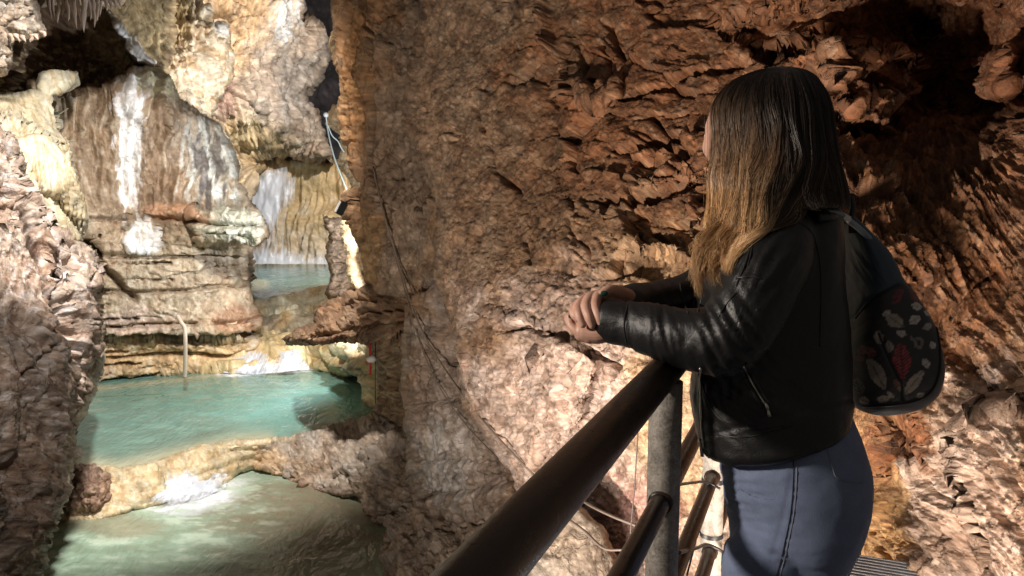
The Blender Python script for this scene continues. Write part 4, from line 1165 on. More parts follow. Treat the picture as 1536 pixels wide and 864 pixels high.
for (px_, py_) in ((1080, 735), (1080, 824)):
    c = rz(0.80, 0); z = P(px_, py_, 2.17).z
    V, Q, T = tube([Vector((c.x, c.y, z - 0.006)), Vector((c.x, c.y, z + 0.006))], 0.0345, 20, False)
    tag(mesh_np('cable_tie', V, Q, m_black, None, tris=T), ('upper' if py_ < 800 else 'lower') + ' black tie round the far railing post', 'cable tie')

# cables down the tall slab
m_line = simple_mat('dull_cable', (0.20, 0.155, 0.12), 0.6, 0, 0, 20)
from mathutils.bvhtree import BVHTree
def obj_bvh(names):
    V, Fc, o_ = [], [], 0
    for nme in names:
        me = bpy.data.objects[nme].data
        co = np.empty(len(me.vertices) * 3, np.float32); me.vertices.foreach_get('co', co)
        fi = np.empty(len(me.loops), np.int32); me.loops.foreach_get('vertex_index', fi)
        V.append(co.reshape(-1, 3)); Fc.append(fi.reshape(-1, 4) + o_); o_ += len(co) // 3
    return BVHTree.FromPolygons(np.concatenate(V).tolist(), np.concatenate(Fc).tolist())
wall_bvh = obj_bvh(['cave_wall', 'cave_wall_slab'])
def wall_cable(pts2, r, off, label):
    pts = []
    for q in catmull([Vector((p[0], p[1], 0)) for p in pts2], 7):
        o = Vector((0, 0, CAM_Z)); t = (P(q.x, q.y, 1.0) - o).normalized()
        hit = wall_bvh.ray_cast(o, t)[0]
        if hit is not None: pts.append(hit - t * off)
    for _ in range(12):      # the cable hangs taut: even out the bumps of the rock
        pts = [pts[0]] + [(pts[i - 1] + pts[i + 1]) / 2 * 0.5 + pts[i] * 0.5 for i in range(1, len(pts) - 1)] + [pts[-1]]
    n_ = len(pts)
    return tag(tube_obj('cable', pts, [r * (1 - 0.45 * i / n_) for i in range(n_)], m_line, None, 6), label, 'cable')
wall_cable([(560, 250), (575, 320), (600, 400), (624, 478), (655, 535), (700, 600), (745, 655), (800, 712)], 0.014, 0.16, 'brown cable slanting down the slab, upper of the pair')
wall_cable([(588, 370), (606, 430), (628, 510), (655, 575), (700, 640), (760, 700)], 0.010, 0.16, 'brown cable slanting down the slab, lower of the pair')
# white hose in the gap by the back wall
m_hose = simple_mat('pale_hose', (0.62, 0.72, 0.70), 0.5)
h1 = cord('hose', [(489, 173, 21), (491, 190, 21), (495, 212, 20.8), (502, 238, 20.5), (511, 262, 20.2), (520, 284, 20)], 0.022, m_hose, 'pale green hose hanging in the dark gap, the longer one', 'hose')
cord('hose', [(492, 188, 21), (498, 203, 21), (507, 212, 21), (512, 222, 21), (516, 228, 21)], 0.017, m_hose, 'short pale hose branching to the right in the dark gap', 'hose')
bm = bmesh.new(); bmesh.ops.create_icosphere(bm, subdivisions=2, radius=0.075)
bmesh.ops.triangulate(bm, faces=list(bm.faces)); bm.verts.index_update()
c = P(489, 172, 20.9)
mesh_np('hose_cap', [tuple(c + v.co) for v in bm.verts], [], m_wht, h1, tris=[tuple(v.index for v in f.verts) for f in bm.faces]); bm.free()
# standing pipe by the middle pool
m_pipe = simple_mat('beige_pipe', (0.52, 0.42, 0.33), 0.6)
cord('overflow_pipe', [(266, 474, 17.3), (272, 484, 17.2), (277, 492, 17.2), (278, 510, 17.2), (278, 540, 17.4), (277, 566, 17.6)], 0.045, m_pipe, 'thin beige pipe standing in the middle pool against the layered wall', 'pipe', None, 8)
# black floodlight on the edge of the slab
fl = thing('floodlight', 'small black floodlight fixed to the lower edge of the tall slab', 'floodlight', tuple(P(512, 312, 11.0)))
c = P(512, 312, 11.0)
R = Matrix.Rotation(math.radians(28), 3, 'Y') @ Matrix.Rotation(math.radians(30), 3, 'Z')
box_obj('housing', c, (0.055, 0.05, 0.10), m_black, fl, R, 0.012)
box_obj('lens', c + R @ Vector((-0.058, 0, 0)), (0.004, 0.04, 0.085), m_wht, fl, R, 0.001)
tube_obj('bracket', [c + Vector((0.05, 0, 0.07)), c + Vector((0.13, 0, 0.12)), c + Vector((0.26, 0.1, 0.10))], 0.013, m_black, fl, 8)
# red and white marker under the ledge
mk = thing('water_marker', 'red staff with a white float hanging under the dark ledge', 'marker', tuple(P(555, 515, 13.2)))
m_red = simple_mat('red_paint', (0.62, 0.05, 0.05), 0.5)
tube_obj('staff', [P(555, 515, 13.2), P(555, 562, 13.2)], 0.022, m_red, mk, 8)
tube_obj('staff_line', [P(563, 513, 13.25), P(563, 606, 13.2)], 0.008, m_black, mk, 6)
bm = bmesh.new(); bmesh.ops.create_uvsphere(bm, u_segments=16, v_segments=10, radius=1)
bmesh.ops.triangulate(bm, faces=list(bm.faces)); bm.verts.index_update()
c = P(557, 539, 13.1)
mesh_np('float', [tuple(c + Vector((v.co.x * 0.085, v.co.y * 0.06, v.co.z * 0.06))) for v in bm.verts], [], m_wht, mk, tris=[tuple(v.index for v in f.verts) for f in bm.faces]); bm.free()

# ================================================================== the woman and her backpack
from mathutils.bvhtree import BVHTree

def interp_rings(rings, n):
    """rings: rows of numbers keyed by the first column; smooth resample to n rows"""
    R = np.array(rings, float)
    t = np.linspace(R[0, 0], R[-1, 0], n)
    out = [t]
    for c in range(1, R.shape[1]):
        # monotone-ish cubic through finite differences
        x, yv = R[:, 0], R[:, c]
        m = np.gradient(yv, x)
        i = np.clip(np.searchsorted(x, t) - 1, 0, len(x) - 2)
        h = x[i + 1] - x[i]; s = (t - x[i]) / h
        out.append((2*s**3-3*s**2+1)*yv[i] + (s**3-2*s**2+s)*h*m[i] + (-2*s**3+3*s**2)*yv[i+1] + (s**3-s**2)*h*m[i+1])
    return np.stack(out, 1)

def loft(rings, n=60, seg=48, pw=2.2, shrink=0.55):
    """rings (py, left px, right px, depth, half thickness[, tilt]) -> closed body with level rings"""
    R = interp_rings(rings, n)
    V, Q = [], []
    for row in R:
        py, l, r, d, b = row[:5]
        tl = row[5] if len(row) > 5 else 0.0
        for k in range(seg):
            a = 2 * math.pi * k / seg
            ca, sa = math.cos(a), math.sin(a)
            ex = abs(ca) ** (2 / pw) * (1 if ca >= 0 else -1)
            ey = abs(sa) ** (2 / pw) * (1 if sa >= 0 else -1)
            cx = (l + r) / 2 + ex * (r - l) / 2 * (1 - shrink * b)
            q = P(cx, py + tl * ex, d)
            V.append((q.x, q.y + ey * b, q.z))
    n = len(R)
    for i in range(n - 1):
        for k in range(seg):
            Q.append((i * seg + k, (i + 1) * seg + k, (i + 1) * seg + (k + 1) % seg, i * seg + (k + 1) % seg))
    T = []
    for ring, flip in ((0, False), ((n - 1) * seg, True)):
        c = len(V); V.append(tuple(np.mean(np.array(V[ring:ring + seg]), axis=0)))
        for k in range(seg):
            a, b2 = ring + k, ring + (k + 1) % seg
            T.append((b2, a, c) if flip else (a, b2, c))
    return V, Q, T

def limb(pts, k=8, seg=20):
    """pts (px, py, depth, radius m) -> rounded tapered limb"""
    ps = catmull([P(p[0], p[1], p[2]) for p in pts], k)
    rr = [v.x for v in catmull([Vector((p[3], 0, 0)) for p in pts], k)]
    a = (ps[0] - ps[1]).normalized(); b = (ps[-1] - ps[-2]).normalized()
    pre = [(ps[0] + a * rr[0] * s, rr[0] * math.sqrt(max(0, 1 - s * s))) for s in (0.95, 0.75, 0.4)]
    post = [(ps[-1] + b * rr[-1] * s, rr[-1] * math.sqrt(max(0, 1 - s * s))) for s in (0.4, 0.75, 0.95)]
    ps = [p for p, _ in pre] + ps + [p for p, _ in post]
    rr = [r for _, r in pre] + rr + [r for _, r in post]
    return tube(ps, rr, seg)

def remesh(parts, voxel, smooth=3):
    V, Q, T = join(parts)
    me = bpy.data.meshes.new('tmp')
    me.from_pydata([tuple(v) for v in V], [], [tuple(f) for f in Q] + [tuple(f) for f in T])
    bm = bmesh.new(); bm.from_mesh(me); bmesh.ops.recalc_face_normals(bm, faces=list(bm.faces)); bm.to_mesh(me); bm.free()
    ob = bpy.data.objects.new('tmp', me); COL.objects.link(ob)
    md = ob.modifiers.new('r', 'REMESH'); md.mode = 'VOXEL'; md.voxel_size = voxel
    if smooth:
        ms = ob.modifiers.new('s', 'SMOOTH'); ms.iterations = smooth; ms.factor = 0.5
    dg = bpy.context.evaluated_depsgraph_get(); dg.update()
    ev = ob.evaluated_get(dg).to_mesh()
    n = len(ev.vertices)
    co = np.empty(n * 3, np.float32); ev.vertices.foreach_get('co', co)
    no = np.empty(n * 3, np.float32); ev.vertices.foreach_get('normal', no)
    q = [tuple(p.vertices) for p in ev.polygons]
    ob.evaluated_get(dg).to_mesh_clear()
    bpy.data.objects.remove(ob, do_unlink=True); bpy.data.meshes.remove(me)
    return co.reshape(-1, 3), no.reshape(-1, 3), [f for f in q if len(f) == 4], [f for f in q if len(f) == 3]

def to_px(W):
    W = np.asarray(W, float)
    u = W[:, 2] - CAM_Z
    d = W[:, 1] * CP - u * SP
    up = W[:, 1] * SP + u * CP
    return 768 + F * W[:, 0] / d, 432 - F * up / d, d

def on_surface(bvh, px, py, off):
    o = Vector((0, 0, CAM_Z)); t = (P(px, py, 1.0) - o).normalized()
    hit, nrm, _, _ = bvh.ray_cast(o, t)
    if hit is None: return None
    if nrm.dot(t) > 0: nrm = -nrm
    return hit + nrm * off

def seam(name, bvh, pts2, r, mat, parent, off=0.0005, k=10, seg=6):
    pts = []
    c = catmull([Vector((p[0], p[1], 0)) for p in pts2], k)
    for q in c:
        h = on_surface(bvh, q.x, q.y, off)
        if h is not None: pts.append(h)
    if len(pts) < 3: return None
    # smooth jitter
    for _ in range(2):
        pts = [pts[0]] + [(pts[i - 1] + pts[i] * 2 + pts[i + 1]) / 4 for i in range(1, len(pts) - 1)] + [pts[-1]]
    return tube_obj(name, pts, r, mat, parent, seg)

foot = P(1180, 700, 1.52); foot = (foot.x, foot.y, 0.0)
person = thing('person', 'woman with long brown hair in black leather jacket and jeans leaning on the railing', 'person', foot)

# materials
def leather():
    m, nt, bs = nodes('black_leather')
    geo = nt.nodes.new('ShaderNodeNewGeometry')
    n = tex_noise(nt, 420, 3, 0.6, geo.outputs['Position'])
    n2 = tex_noise(nt, 26, 4, 0.6, geo.outputs['Position'], 0.5)
    bs.inputs['Base Color'].default_value = (0.010, 0.0095, 0.010, 1)
    nt.links.new(mathn(nt, 'MULTIPLY_ADD', n2.outputs['Fac'], 0.25, 0.27), bs.inputs['Roughness'])
    bs.inputs['Specular IOR Level'].default_value = 0.5
    hh = mathn(nt, 'MULTIPLY_ADD', n2.outputs['Fac'], 3.0, n.outputs['Fac'])
    bp = nt.nodes.new('ShaderNodeBump'); bp.inputs['Distance'].default_value = 0.0007
    nt.links.new(hh, bp.inputs['Height']); nt.links.new(bp.outputs[0], bs.inputs['Normal'])
    return m
m_lea = leather()
def denim():
    m, nt, bs = nodes('blue_grey_denim')
    geo = nt.nodes.new('ShaderNodeNewGeometry')
    mp = nt.nodes.new('ShaderNodeMapping'); mp.inputs['Scale'].default_value = (1, 1, 0.12)
    nt.links.new(geo.outputs['Position'], mp.inputs['Vector'])
    n = tex_noise(nt, 900, 2, 0.6, mp.outputs[0])
    n2 = tex_noise(nt, 14, 4, 0.6, geo.outputs['Position'])
    k = mathn(nt, 'MULTIPLY_ADD', n2.outputs['Fac'], 0.6, mathn(nt, 'MULTIPLY', n.outputs['Fac'], 0.5))
    nt.links.new(ramp(nt, k, [(0.3, (0.11, 0.14, 0.235)), (0.8, (0.22, 0.27, 0.41))]), bs.inputs['Base Color'])
    bs.inputs['Roughness'].default_value = 0.9
    bs.inputs['Sheen Weight'].default_value = 0.15
    bp = nt.nodes.new('ShaderNodeBump'); bp.inputs['Distance'].default_value = 0.0004
    nt.links.new(n.outputs['Fac'], bp.inputs['Height']); nt.links.new(bp.outputs[0], bs.inputs['Normal'])
    return m
m_den = denim()
def skin():
    m, nt, bs = nodes('skin')
    geo = nt.nodes.new('ShaderNodeNewGeometry')
    n = tex_noise(nt, 60, 5, 0.6, geo.outputs['Position'])
    nt.links.new(ramp(nt, n.outputs['Fac'], [(0.3, (0.50, 0.27, 0.20)), (0.7, (0.62, 0.37, 0.28))]), bs.inputs['Base Color'])
    bs.inputs['Roughness'].default_value = 0.5
    bs.inputs['Subsurface Weight'].default_value = 0.15
    bs.inputs['Subsurface Radius'].default_value = (0.01, 0.004, 0.002)
    bs.inputs['Subsurface Scale'].default_value = 0.5
    n3 = tex_noise(nt, 500, 3, 0.6, geo.outputs['Position'])
    bp = nt.nodes.new('ShaderNodeBump'); bp.inputs['Distance'].default_value = 0.0002
    nt.links.new(n3.outputs['Fac'], bp.inputs['Height']); nt.links.new(bp.outputs[0], bs.inputs['Normal'])
    return m
m_skin = skin()
m_zip = simple_mat('zipper_metal', (0.62, 0.58, 0.52), 0.3, 1.0, 0, 200)
m_seam = simple_mat('seam_leather', (0.022, 0.021, 0.022), 0.35)
m_stitch = simple_mat('stitch', (0.20, 0.22, 0.27), 0.8)
m_stitch2 = simple_mat('dark_stitch', (0.03, 0.035, 0.055), 0.8)
m_nail = simple_mat('green_nail', (0.018, 0.075, 0.06), 0.18)
m_lip = simple_mat('lips', (0.45, 0.16, 0.14), 0.4)
m_eye = simple_mat('eye', (0.7, 0.68, 0.66), 0.15)
m_iris = simple_mat('iris', (0.05, 0.03, 0.02), 0.15)

# --- jacket
torso = loft([(292, 1160, 1240, 1.53, 0.05, 0), (305, 1146, 1254, 1.52, 0.075, 0), (322, 1128, 1258, 1.52, 0.11, 0), (345, 1106, 1258, 1.52, 0.135, 0), (380, 1078, 1260, 1.52, 0.15, 0),
              (420, 1054, 1264, 1.52, 0.15, 0), (470, 1038, 1272, 1.52, 0.145, 0), (520, 1034, 1277, 1.52, 0.14, 0), (570, 1034, 1279, 1.52, 0.135, -4), (615, 1034, 1278, 1.52, 0.135, -12), (636, 1040, 1274, 1.52, 0.14, -20),
              (650, 1046, 1270, 1.52, 0.14, -26), (654, 1052, 1266, 1.52, 0.13, -28)], 110, 72, 2.15)
near_arm = limb([(1172, 352, 1.42, 0.062), (1158, 385, 1.385, 0.070), (1138, 430, 1.36, 0.068), (1116, 475, 1.345, 0.064), (1090, 508, 1.34, 0.058), (1040, 509, 1.36, 0.052), (985, 497, 1.39, 0.047), (945, 487, 1.42, 0.0435), (926, 484, 1.43, 0.0425)], 8, 28)
cuff_in = limb([(930, 484, 1.43, 0.0425), (918, 482, 1.435, 0.0425)], 3, 24)
far_arm = limb([(1130, 370, 1.66, 0.060), (1080, 415, 1.66, 0.055), (1040, 440, 1.62, 0.048), (990, 452, 1.57, 0.043), (948, 455, 1.53, 0.040)], 8, 24)
collar = limb([(1132, 322, 1.42, 0.016), (1150, 304, 1.43, 0.018), (1185, 297, 1.44, 0.018), (1225, 298, 1.47, 0.018), (1250, 306, 1.53, 0.018)], 6, 14)
co, no, q, t = remesh([torso, near_arm, cuff_in, far_arm, collar], 0.0052, 5)
jx, jy, jd = to_px(co)
def folds(x, y, cx, cy, rx, ry, ang, wl, seed):
    a = math.radians(ang)
    u = ((x - cx) * math.cos(a) + (y - cy) * math.sin(a)); v = (-(x - cx) * math.sin(a) + (y - cy) * math.cos(a))
    m = np.exp(-((u / rx) ** 2 + (v / ry) ** 2))
    n = fbm(np.stack([u / (wl * 6), v / wl, u * 0 + seed], -1), 3, seed, 0.5, ridged=True)
    return m * n
hW = 0.0035 * fbm(co * 11, 3, 301) + 0.0016 * fbm(co * 26, 3, 303)
hW += 0.012 * folds(jx, jy, 1085, 505, 55, 60, 60, 16, 31)
hW += 0.009 * folds(jx, jy, 990, 495, 60, 34, 75, 15, 32)
hW += 0.013 * folds(jx, jy, 1130, 590, 80, 60, 40, 20, 33)
hW += 0.009 * folds(jx, jy, 1140, 400, 60, 70, -60, 20, 34)
hW += 0.007 * folds(jx, jy, 1060, 590, 30, 80, 85, 14, 35)
# hem band standing slightly proud
hemy = 654 - 28 * np.clip((jx - 1159) / 107, -1, 1)
hW += 0.0025 * sstep(-26, -22, jy - hemy)
hW -= 0.002 * np.exp(-((jy - hemy + 25) / 2.2) ** 2)
hW -= 0.003 * np.exp(-((jx - 943 - (jy - 484) * 0.12) / 2.6) ** 2) * (np.abs(jy - 484) < 45)
co2 = co + no * hW[:, None]
jacket = mesh_np('jacket', co2, q, m_lea, person, tris=t)
jb = BVHTree.FromPolygons([tuple(v) for v in co2], [tuple(f) for f in q] + [tuple(f) for f in t])
for nm, pts2, r, mt in [('seam', [(1128, 322), (1135, 345), (1128, 372), (1122, 400)], 0.0016, m_seam), ('seam', [(1165, 300), (1150, 318), (1136, 342), (1118, 395), (1104, 430)], 0.0018, m_seam),
                        ('seam', [(1104, 440), (1090, 455), (1078, 475)], 0.0016, m_seam), ('seam', [(1100, 418), (1125, 415), (1142, 418)], 0.0016, m_seam),
                        ('seam', [(1048, 560), (1066, 610), (1090, 635), (1130, 645), (1180, 640)], 0.0014, m_seam),
                        ('seam', [(1066, 650), (1110, 656), (1160, 648), (1190, 640)], 0.0014, m_seam),
                        ('seam', [(944, 450), (938, 470), (936, 490), (940, 515)], 0.0014, m_seam), ('seam', [(1020, 425), (1023, 445), (1032, 470)], 0.0018, m_seam),
                        ('seam', [(1055, 435), (1052, 450), (1047, 468)], 0.0016, m_seam), ('seam', [(1190, 330), (1215, 345), (1228, 380), (1232, 430), (1230, 520)], 0.0012, m_seam)]:
    seam(nm, jb, pts2, r, mt, jacket)
zf = seam('zipper', jb, [(1051, 552), (1051, 580), (1052, 620), (1054, 650), (1056, 672)], 0.0024, m_zip, jacket, 0.001)
zp = seam('pocket_zipper', jb, [(1115, 549), (1124, 566), (1136, 588), (1147, 606)], 0.0018, m_zip, jacket, 0.001)
seam('pocket_welt', jb, [(1119, 545), (1130, 566), (1142, 586), (1153, 604)], 0.0028, m_seam, jacket, 0.001)
seam('pocket_welt', jb, [(1110, 553), (1120, 571), (1131, 591), (1143, 612)], 0.0028, m_seam, jacket, 0.001)
for (x0, y0, x1, y1, par) in ((1052, 658, 1057, 682, zf), (1146, 603, 1150, 612, zp), (1150, 612, 1154, 624, zp)):
    a = on_surface(jb, x0, y0, 0.004) or P(x0, y0, 1.38); b = on_surface(jb, x1, y1, 0.006) or P(x1, y1, 1.38)
    if b is None or (b - a).length > 0.06: b = a + Vector((0.004, 0, -0.03))
    tube_obj('zipper_pull', [a, a.lerp(b, 0.5), b], [0.0018, 0.0032, 0.0036], m_zip, par, 8)

# --- jeans: hips then two legs to the floor
hips = loft([(610, 1085, 1272, 1.53, 0.12), (640, 1074, 1288, 1.53, 0.14), (675, 1072, 1300, 1.53, 0.15), (705, 1078, 1305, 1.53, 0.155), (740, 1086, 1303, 1.53, 0.155), (780, 1092, 1292, 1.53, 0.15), (820, 1094, 1274, 1.53, 0.14), (864, 1094, 1253, 1.53, 0.13), (905, 1096, 1236, 1.53, 0.12)], 70, 64, 2.1)
legL = limb([(1150, 850, 1.47, 0.085), (1146, 960, 1.46, 0.078), (1144, 1080, 1.46, 0.060), (1150, 1200, 1.47, 0.055), (1156, 1310, 1.48, 0.042)], 8, 24)
legR = limb([(1190, 850, 1.60, 0.085), (1190, 950, 1.61, 0.078), (1186, 1060, 1.61, 0.060), (1190, 1170, 1.62, 0.055), (1194, 1262, 1.62, 0.042)], 8, 24)
co, no, q, t = remesh([hips, legL, legR], 0.006, 6)
jx, jy, jd = to_px(co)
hW = 0.005 * fbm(co * 9, 3, 311) + 0.011 * folds(jx, jy, 1115, 745, 70, 40, 12, 15, 41) + 0.006 * folds(jx, jy, 1130, 700, 80, 40, -6, 14, 42) + 0.006 * folds(jx, jy, 1150, 840, 90, 40, 8, 13, 43)
hW -= 0.0018 * np.exp(-((jx - (1191 - 0.12 * (jy - 690) - 0.0007 * (jy - 690) ** 2 * np.sign(jy - 690))) / 2.5) ** 2)
co2 = co + no * hW[:, None]
jeans = mesh_np('jeans', co2, q, m_den, person, tris=t)
kb = BVHTree.FromPolygons([tuple(v) for v in co2], [tuple(f) for f in q] + [tuple(f) for f in t])
seam('side_seam', kb, [(1190, 680), (1190, 720), (1186, 770), (1176, 820), (1165, 864), (1158, 900)], 0.0011, m_stitch2, jeans)
seam('side_seam', kb, [(1195, 680), (1195, 720), (1191, 770), (1181, 820), (1170, 864), (1163, 900)], 0.0008, m_stitch, jeans)
seam('pocket_stitch', kb, [(1236, 655), (1243, 680), (1250, 706), (1255, 716), (1270, 722), (1284, 724), (1294, 724)], 0.0012, m_stitch, jeans)
seam('crease', kb, [(1100, 724), (1120, 740), (1145, 748), (1165, 750)], 0.0006, m_stitch2, jeans, -0.0005)
m_shoe = simple_mat('white_shoe', (0.6, 0.6, 0.6), 0.6)
for lg, d, px_ in ((0, 1.48, 1156), (1, 1.62, 1194)):
    a = P(px_, 1300, d)
    base = Vector((a.x, a.y, 0))
    fdir = Vector((-0.75, 0.6, 0)).normalized(); sd = Vector((fdir.y, -fdir.x, 0))
    V, Q, T = [], [], []
    for i in range(15):
        u = -0.07 + 0.25 * i / 14
        w = 0.038 * math.sqrt(max(0.02, 1 - ((u - 0.05) / 0.135) ** 2)) ** 0.6
        hgt = 0.095 * (1 - sstep(-0.01, 0.15, np.float64(u))) + 0.035
        for k in range(12):
            an = 2 * math.pi * k / 12
            p = base + fdir * u + sd * (w * math.cos(an)) + Vector((0, 0, 0.006 + max(0, 0.5 + 0.5 * math.sin(an)) * hgt))
            V.append(tuple(p))
    for i in range(14):
        for k in range(12):
            Q.append((i * 12 + k, i * 12 + (k + 1) % 12, (i + 1) * 12 + (k + 1) % 12, (i + 1) * 12 + k))
    for ring in (0, 14 * 12):
        c = len(V); V.append(tuple(np.mean(np.array(V[ring:ring + 12]), axis=0)))
        T += [(ring + k, ring + (k + 1) % 12, c) for k in range(12)]
    mesh_np('shoe', V, Q, m_shoe, person, tris=T)

# --- head with a face turned to the cave
hc = P(1118, 205, 1.60)
fw = Vector((-0.42, 0.9075, 0.0)).normalized(); lf = Vector((-fw.y, fw.x, 0)); up = Vector((0, 0, 1))
nu, nv = 96, 72
V = []
for j in range(nv + 1):
    th = math.pi * j / nv
    for i in range(nu):
        ph = 2 * math.pi * i / nu
        x = math.sin(th) * math.cos(ph); y = math.sin(th) * math.sin(ph); z = math.cos(th)   # x forward, y left
        X = 0.096 * x * (1.0 if x > 0 else 1.05); Y = 0.074 * y; Z = 0.118 * z
        if z < 0:                       # jaw narrows
            Y *= 1 + 0.25 * z; X *= 1 + (0.10 * z if x > 0 else 0.45 * z)
        if x > 0:
            def g(yc, zc, sy, sz): return math.exp(-((Y - yc) / sy) ** 2 - ((Z - zc) / sz) ** 2)
            X += 0.022 * g(0, -0.028, 0.012, 0.012) + 0.012 * g(0, -0.008, 0.008, 0.022)      # nose
            X += 0.006 * g(0, 0.028, 0.05, 0.010) - 0.010 * (g(0.031, 0.006, 0.016, 0.012) + g(-0.031, 0.006, 0.016, 0.012))
            X += 0.007 * g(0, -0.060, 0.020, 0.006) + 0.007 * g(0, -0.070, 0.018, 0.006) - 0.004 * g(0, -0.065, 0.024, 0.0022)
            X += 0.010 * g(0, -0.098, 0.022, 0.018)
            c_ = 0.008 * (g(0.042, -0.025, 0.022, 0.022) + g(-0.042, -0.025, 0.022, 0.022))
            X += c_; Y += (0.5 * c_ if Y > 0 else -0.5 * c_)
        V.append(tuple(hc + fw * X + lf * Y + up * Z))
Q = []
for j in range(nv):
    for i in range(nu):
        Q.append((j * nu + i, (j + 1) * nu + i, (j + 1) * nu + (i + 1) % nu, j * nu + (i + 1) % nu))
head = mesh_np('head', V, Q, m_skin, person)
def ell(name, c, r, mat, parent, seg=14):
    bm = bmesh.new(); bmesh.ops.create_uvsphere(bm, u_segments=seg, v_segments=max(6, seg // 2), radius=1)
    bmesh.ops.triangulate(bm, faces=list(bm.faces)); bm.verts.index_update()
    V = [tuple(Vector(c) + fw * (v.co.x * r[0]) + lf * (v.co.y * r[1]) + up * (v.co.z * r[2])) for v in bm.verts]
    T = [tuple(v.index for v in f.verts) for f in bm.faces]; bm.free()
    return mesh_np(name, V, [], mat, parent, tris=T)
for s in (-1, 1):
    e = ell('eye', hc + fw * 0.076 + lf * (0.031 * s) + up * 0.006, (0.0115, 0.0135, 0.009), m_eye, head)
    ell('iris', hc + fw * 0.0845 + lf * (0.031 * s) + up * 0.006, (0.0035, 0.0052, 0.0052), m_iris, e)
    ell('eyebrow', hc + fw * 0.089 + lf * (0.031 * s) + up * 0.027, (0.004, 0.019, 0.0025), m_iris, head)
    ell('ear', hc + fw * -0.005 + lf * (0.074 * s) + up * -0.008, (0.017, 0.008, 0.030), m_skin, head)
ell('lips', hc + fw * 0.094 + up * -0.0655, (0.008, 0.022, 0.008), m_lip, head)
mesh_np('neck', *(lambda a: (a[0], a[1], m_skin, person))(limb([(1150, 240, 1.54, 0.055), (1165, 310, 1.54, 0.058), (1170, 340, 1.54, 0.065)], 6, 24)))

# --- hair: a shell of locks plus thousands of strands
HR = [(103, 1150, 1190, 1.53, 0.020), (106, 1135, 1202, 1.53, 0.040), (113, 1116, 1214, 1.53, 0.062), (125, 1097, 1222, 1.53, 0.084), (145, 1082, 1232, 1.525, 0.100), (170, 1076, 1238, 1.52, 0.108), (200, 1077, 1242, 1.515, 0.112),
      (235, 1075, 1246, 1.51, 0.116), (265, 1070, 1254, 1.505, 0.120), (290, 1070, 1260, 1.50, 0.120), (310, 1068, 1262, 1.48, 0.120), (330, 1064, 1262, 1.46, 0.12)]
HRi = interp_rings(HR, 60)
def hair_ring(py, a, grow=0.0, wob=0.0):
    row = [np.interp(py, HRi[:, 0], HRi[:, c]) for c in range(1, 5)]
    l, r, d, b = row
    cx = (l + r) / 2 + math.cos(a) * ((r - l) / 2 + grow * F / d)
    u = (cx - l) / (r - l)
    if math.sin(a) < 0.2:       # the camera side sweeps forward over the shoulder
        cx -= (cx - l) * 0.38 * sstep(225, 330, np.float64(py)) * (1 - sstep(0.55, 0.8, np.float64(u)))
    q = P(cx, py, d)
    return Vector((q.x, q.y + math.sin(a) * (b + grow), q.z))
# locks falling over the near shoulder and the front: (start fraction angle), guide curves in px with depth
V, Q, T = loft([(r0[0], r0[1] + 5, r0[2] - 5, r0[3], max(0.01, r0[4] - 0.006)) for r0 in HR[:11]], 60, 56, 2.0)
co, no, q, t = remesh([(V, Q, T)], 0.006, 4)
# keep the face free
def hair_mat():
    m, nt, bs = nodes('hair')
    at = nt.nodes.new('ShaderNodeAttribute'); at.attribute_name = 'Col'
    nt.links.new(at.outputs['Color'], bs.inputs['Base Color'])
    bs.inputs['Roughness'].default_value = 0.42
    bs.inputs['Specular IOR Level'].default_value = 0.55
    return m
m_hair = hair_mat()
hx, hy, hd = to_px(co)
n_ = fbm(np.stack([hx / 5, hy / 60, hd * 6], -1), 4, 321, 0.6, ridged=True)
co2 = co + no * (0.004 * n_)[:, None]
def hair_color(x, y, rnd):
    g = sstep(215, 400, y + 0.35 * (1150 - x))[:, None]
    dark = np.array([0.022, 0.013, 0.009]); gold = np.array([0.72, 0.47, 0.25])
    mid = np.array([0.24, 0.145, 0.08])
    k = sstep(140, 260, y + 0.4 * (1160 - x))[:, None]
    c = dark * (1 - k) + mid * k
    c = c * (1 - g) + gold * g
    back = sstep(1150 - 22 * sstep(230, 290, y), 1205 - 40 * sstep(230, 290, y), x)[:, None] * 0.9  # right and back hair darkened, shadow put into the strand colour
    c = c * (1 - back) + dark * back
    return c * rnd
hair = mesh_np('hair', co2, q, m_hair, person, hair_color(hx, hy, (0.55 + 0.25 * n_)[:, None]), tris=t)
strands = []
rs = np.random.default_rng(5)
def strand_mesh(paths, radii, cols, parent, name):
    VV, QQ, CC = [], [], []
    off = 0
    for pts, r, c in zip(paths, radii, cols):
        n = len(pts)
        pts = np.array(pts)
        tg = np.gradient(pts, axis=0); tg /= np.linalg.norm(tg, axis=1)[:, None] + 1e-9
        view = pts - np.array([0, 0, CAM_Z]); view /= np.linalg.norm(view, axis=1)[:, None]
        s = np.cross(tg, view); s /= np.linalg.norm(s, axis=1)[:, None] + 1e-9
        w = np.cross(s, tg)
        taper = np.minimum(1, np.linspace(1.0, 0.0, n) * 4 + 0.15)[:, None] * r
        for a in (0, 2.094, 4.189):
            VV.append(pts + (s * math.cos(a) + w * math.sin(a)) * taper)
            CC.append(np.repeat(c[None], n, 0) if c.ndim == 1 else c)
        i = np.arange(n - 1)
        for k in range(3):
            a0, b0 = off + k * n, off + ((k + 1) % 3) * n
            QQ.append(np.stack([a0 + i, b0 + i, b0 + i + 1, a0 + i + 1], -1))
        off += 3 * n
    return mesh_np(name, np.concatenate(VV), np.concatenate(QQ), m_hair, parent, np.concatenate(CC))
paths, radii, cols = [], [], []
NS = 6800
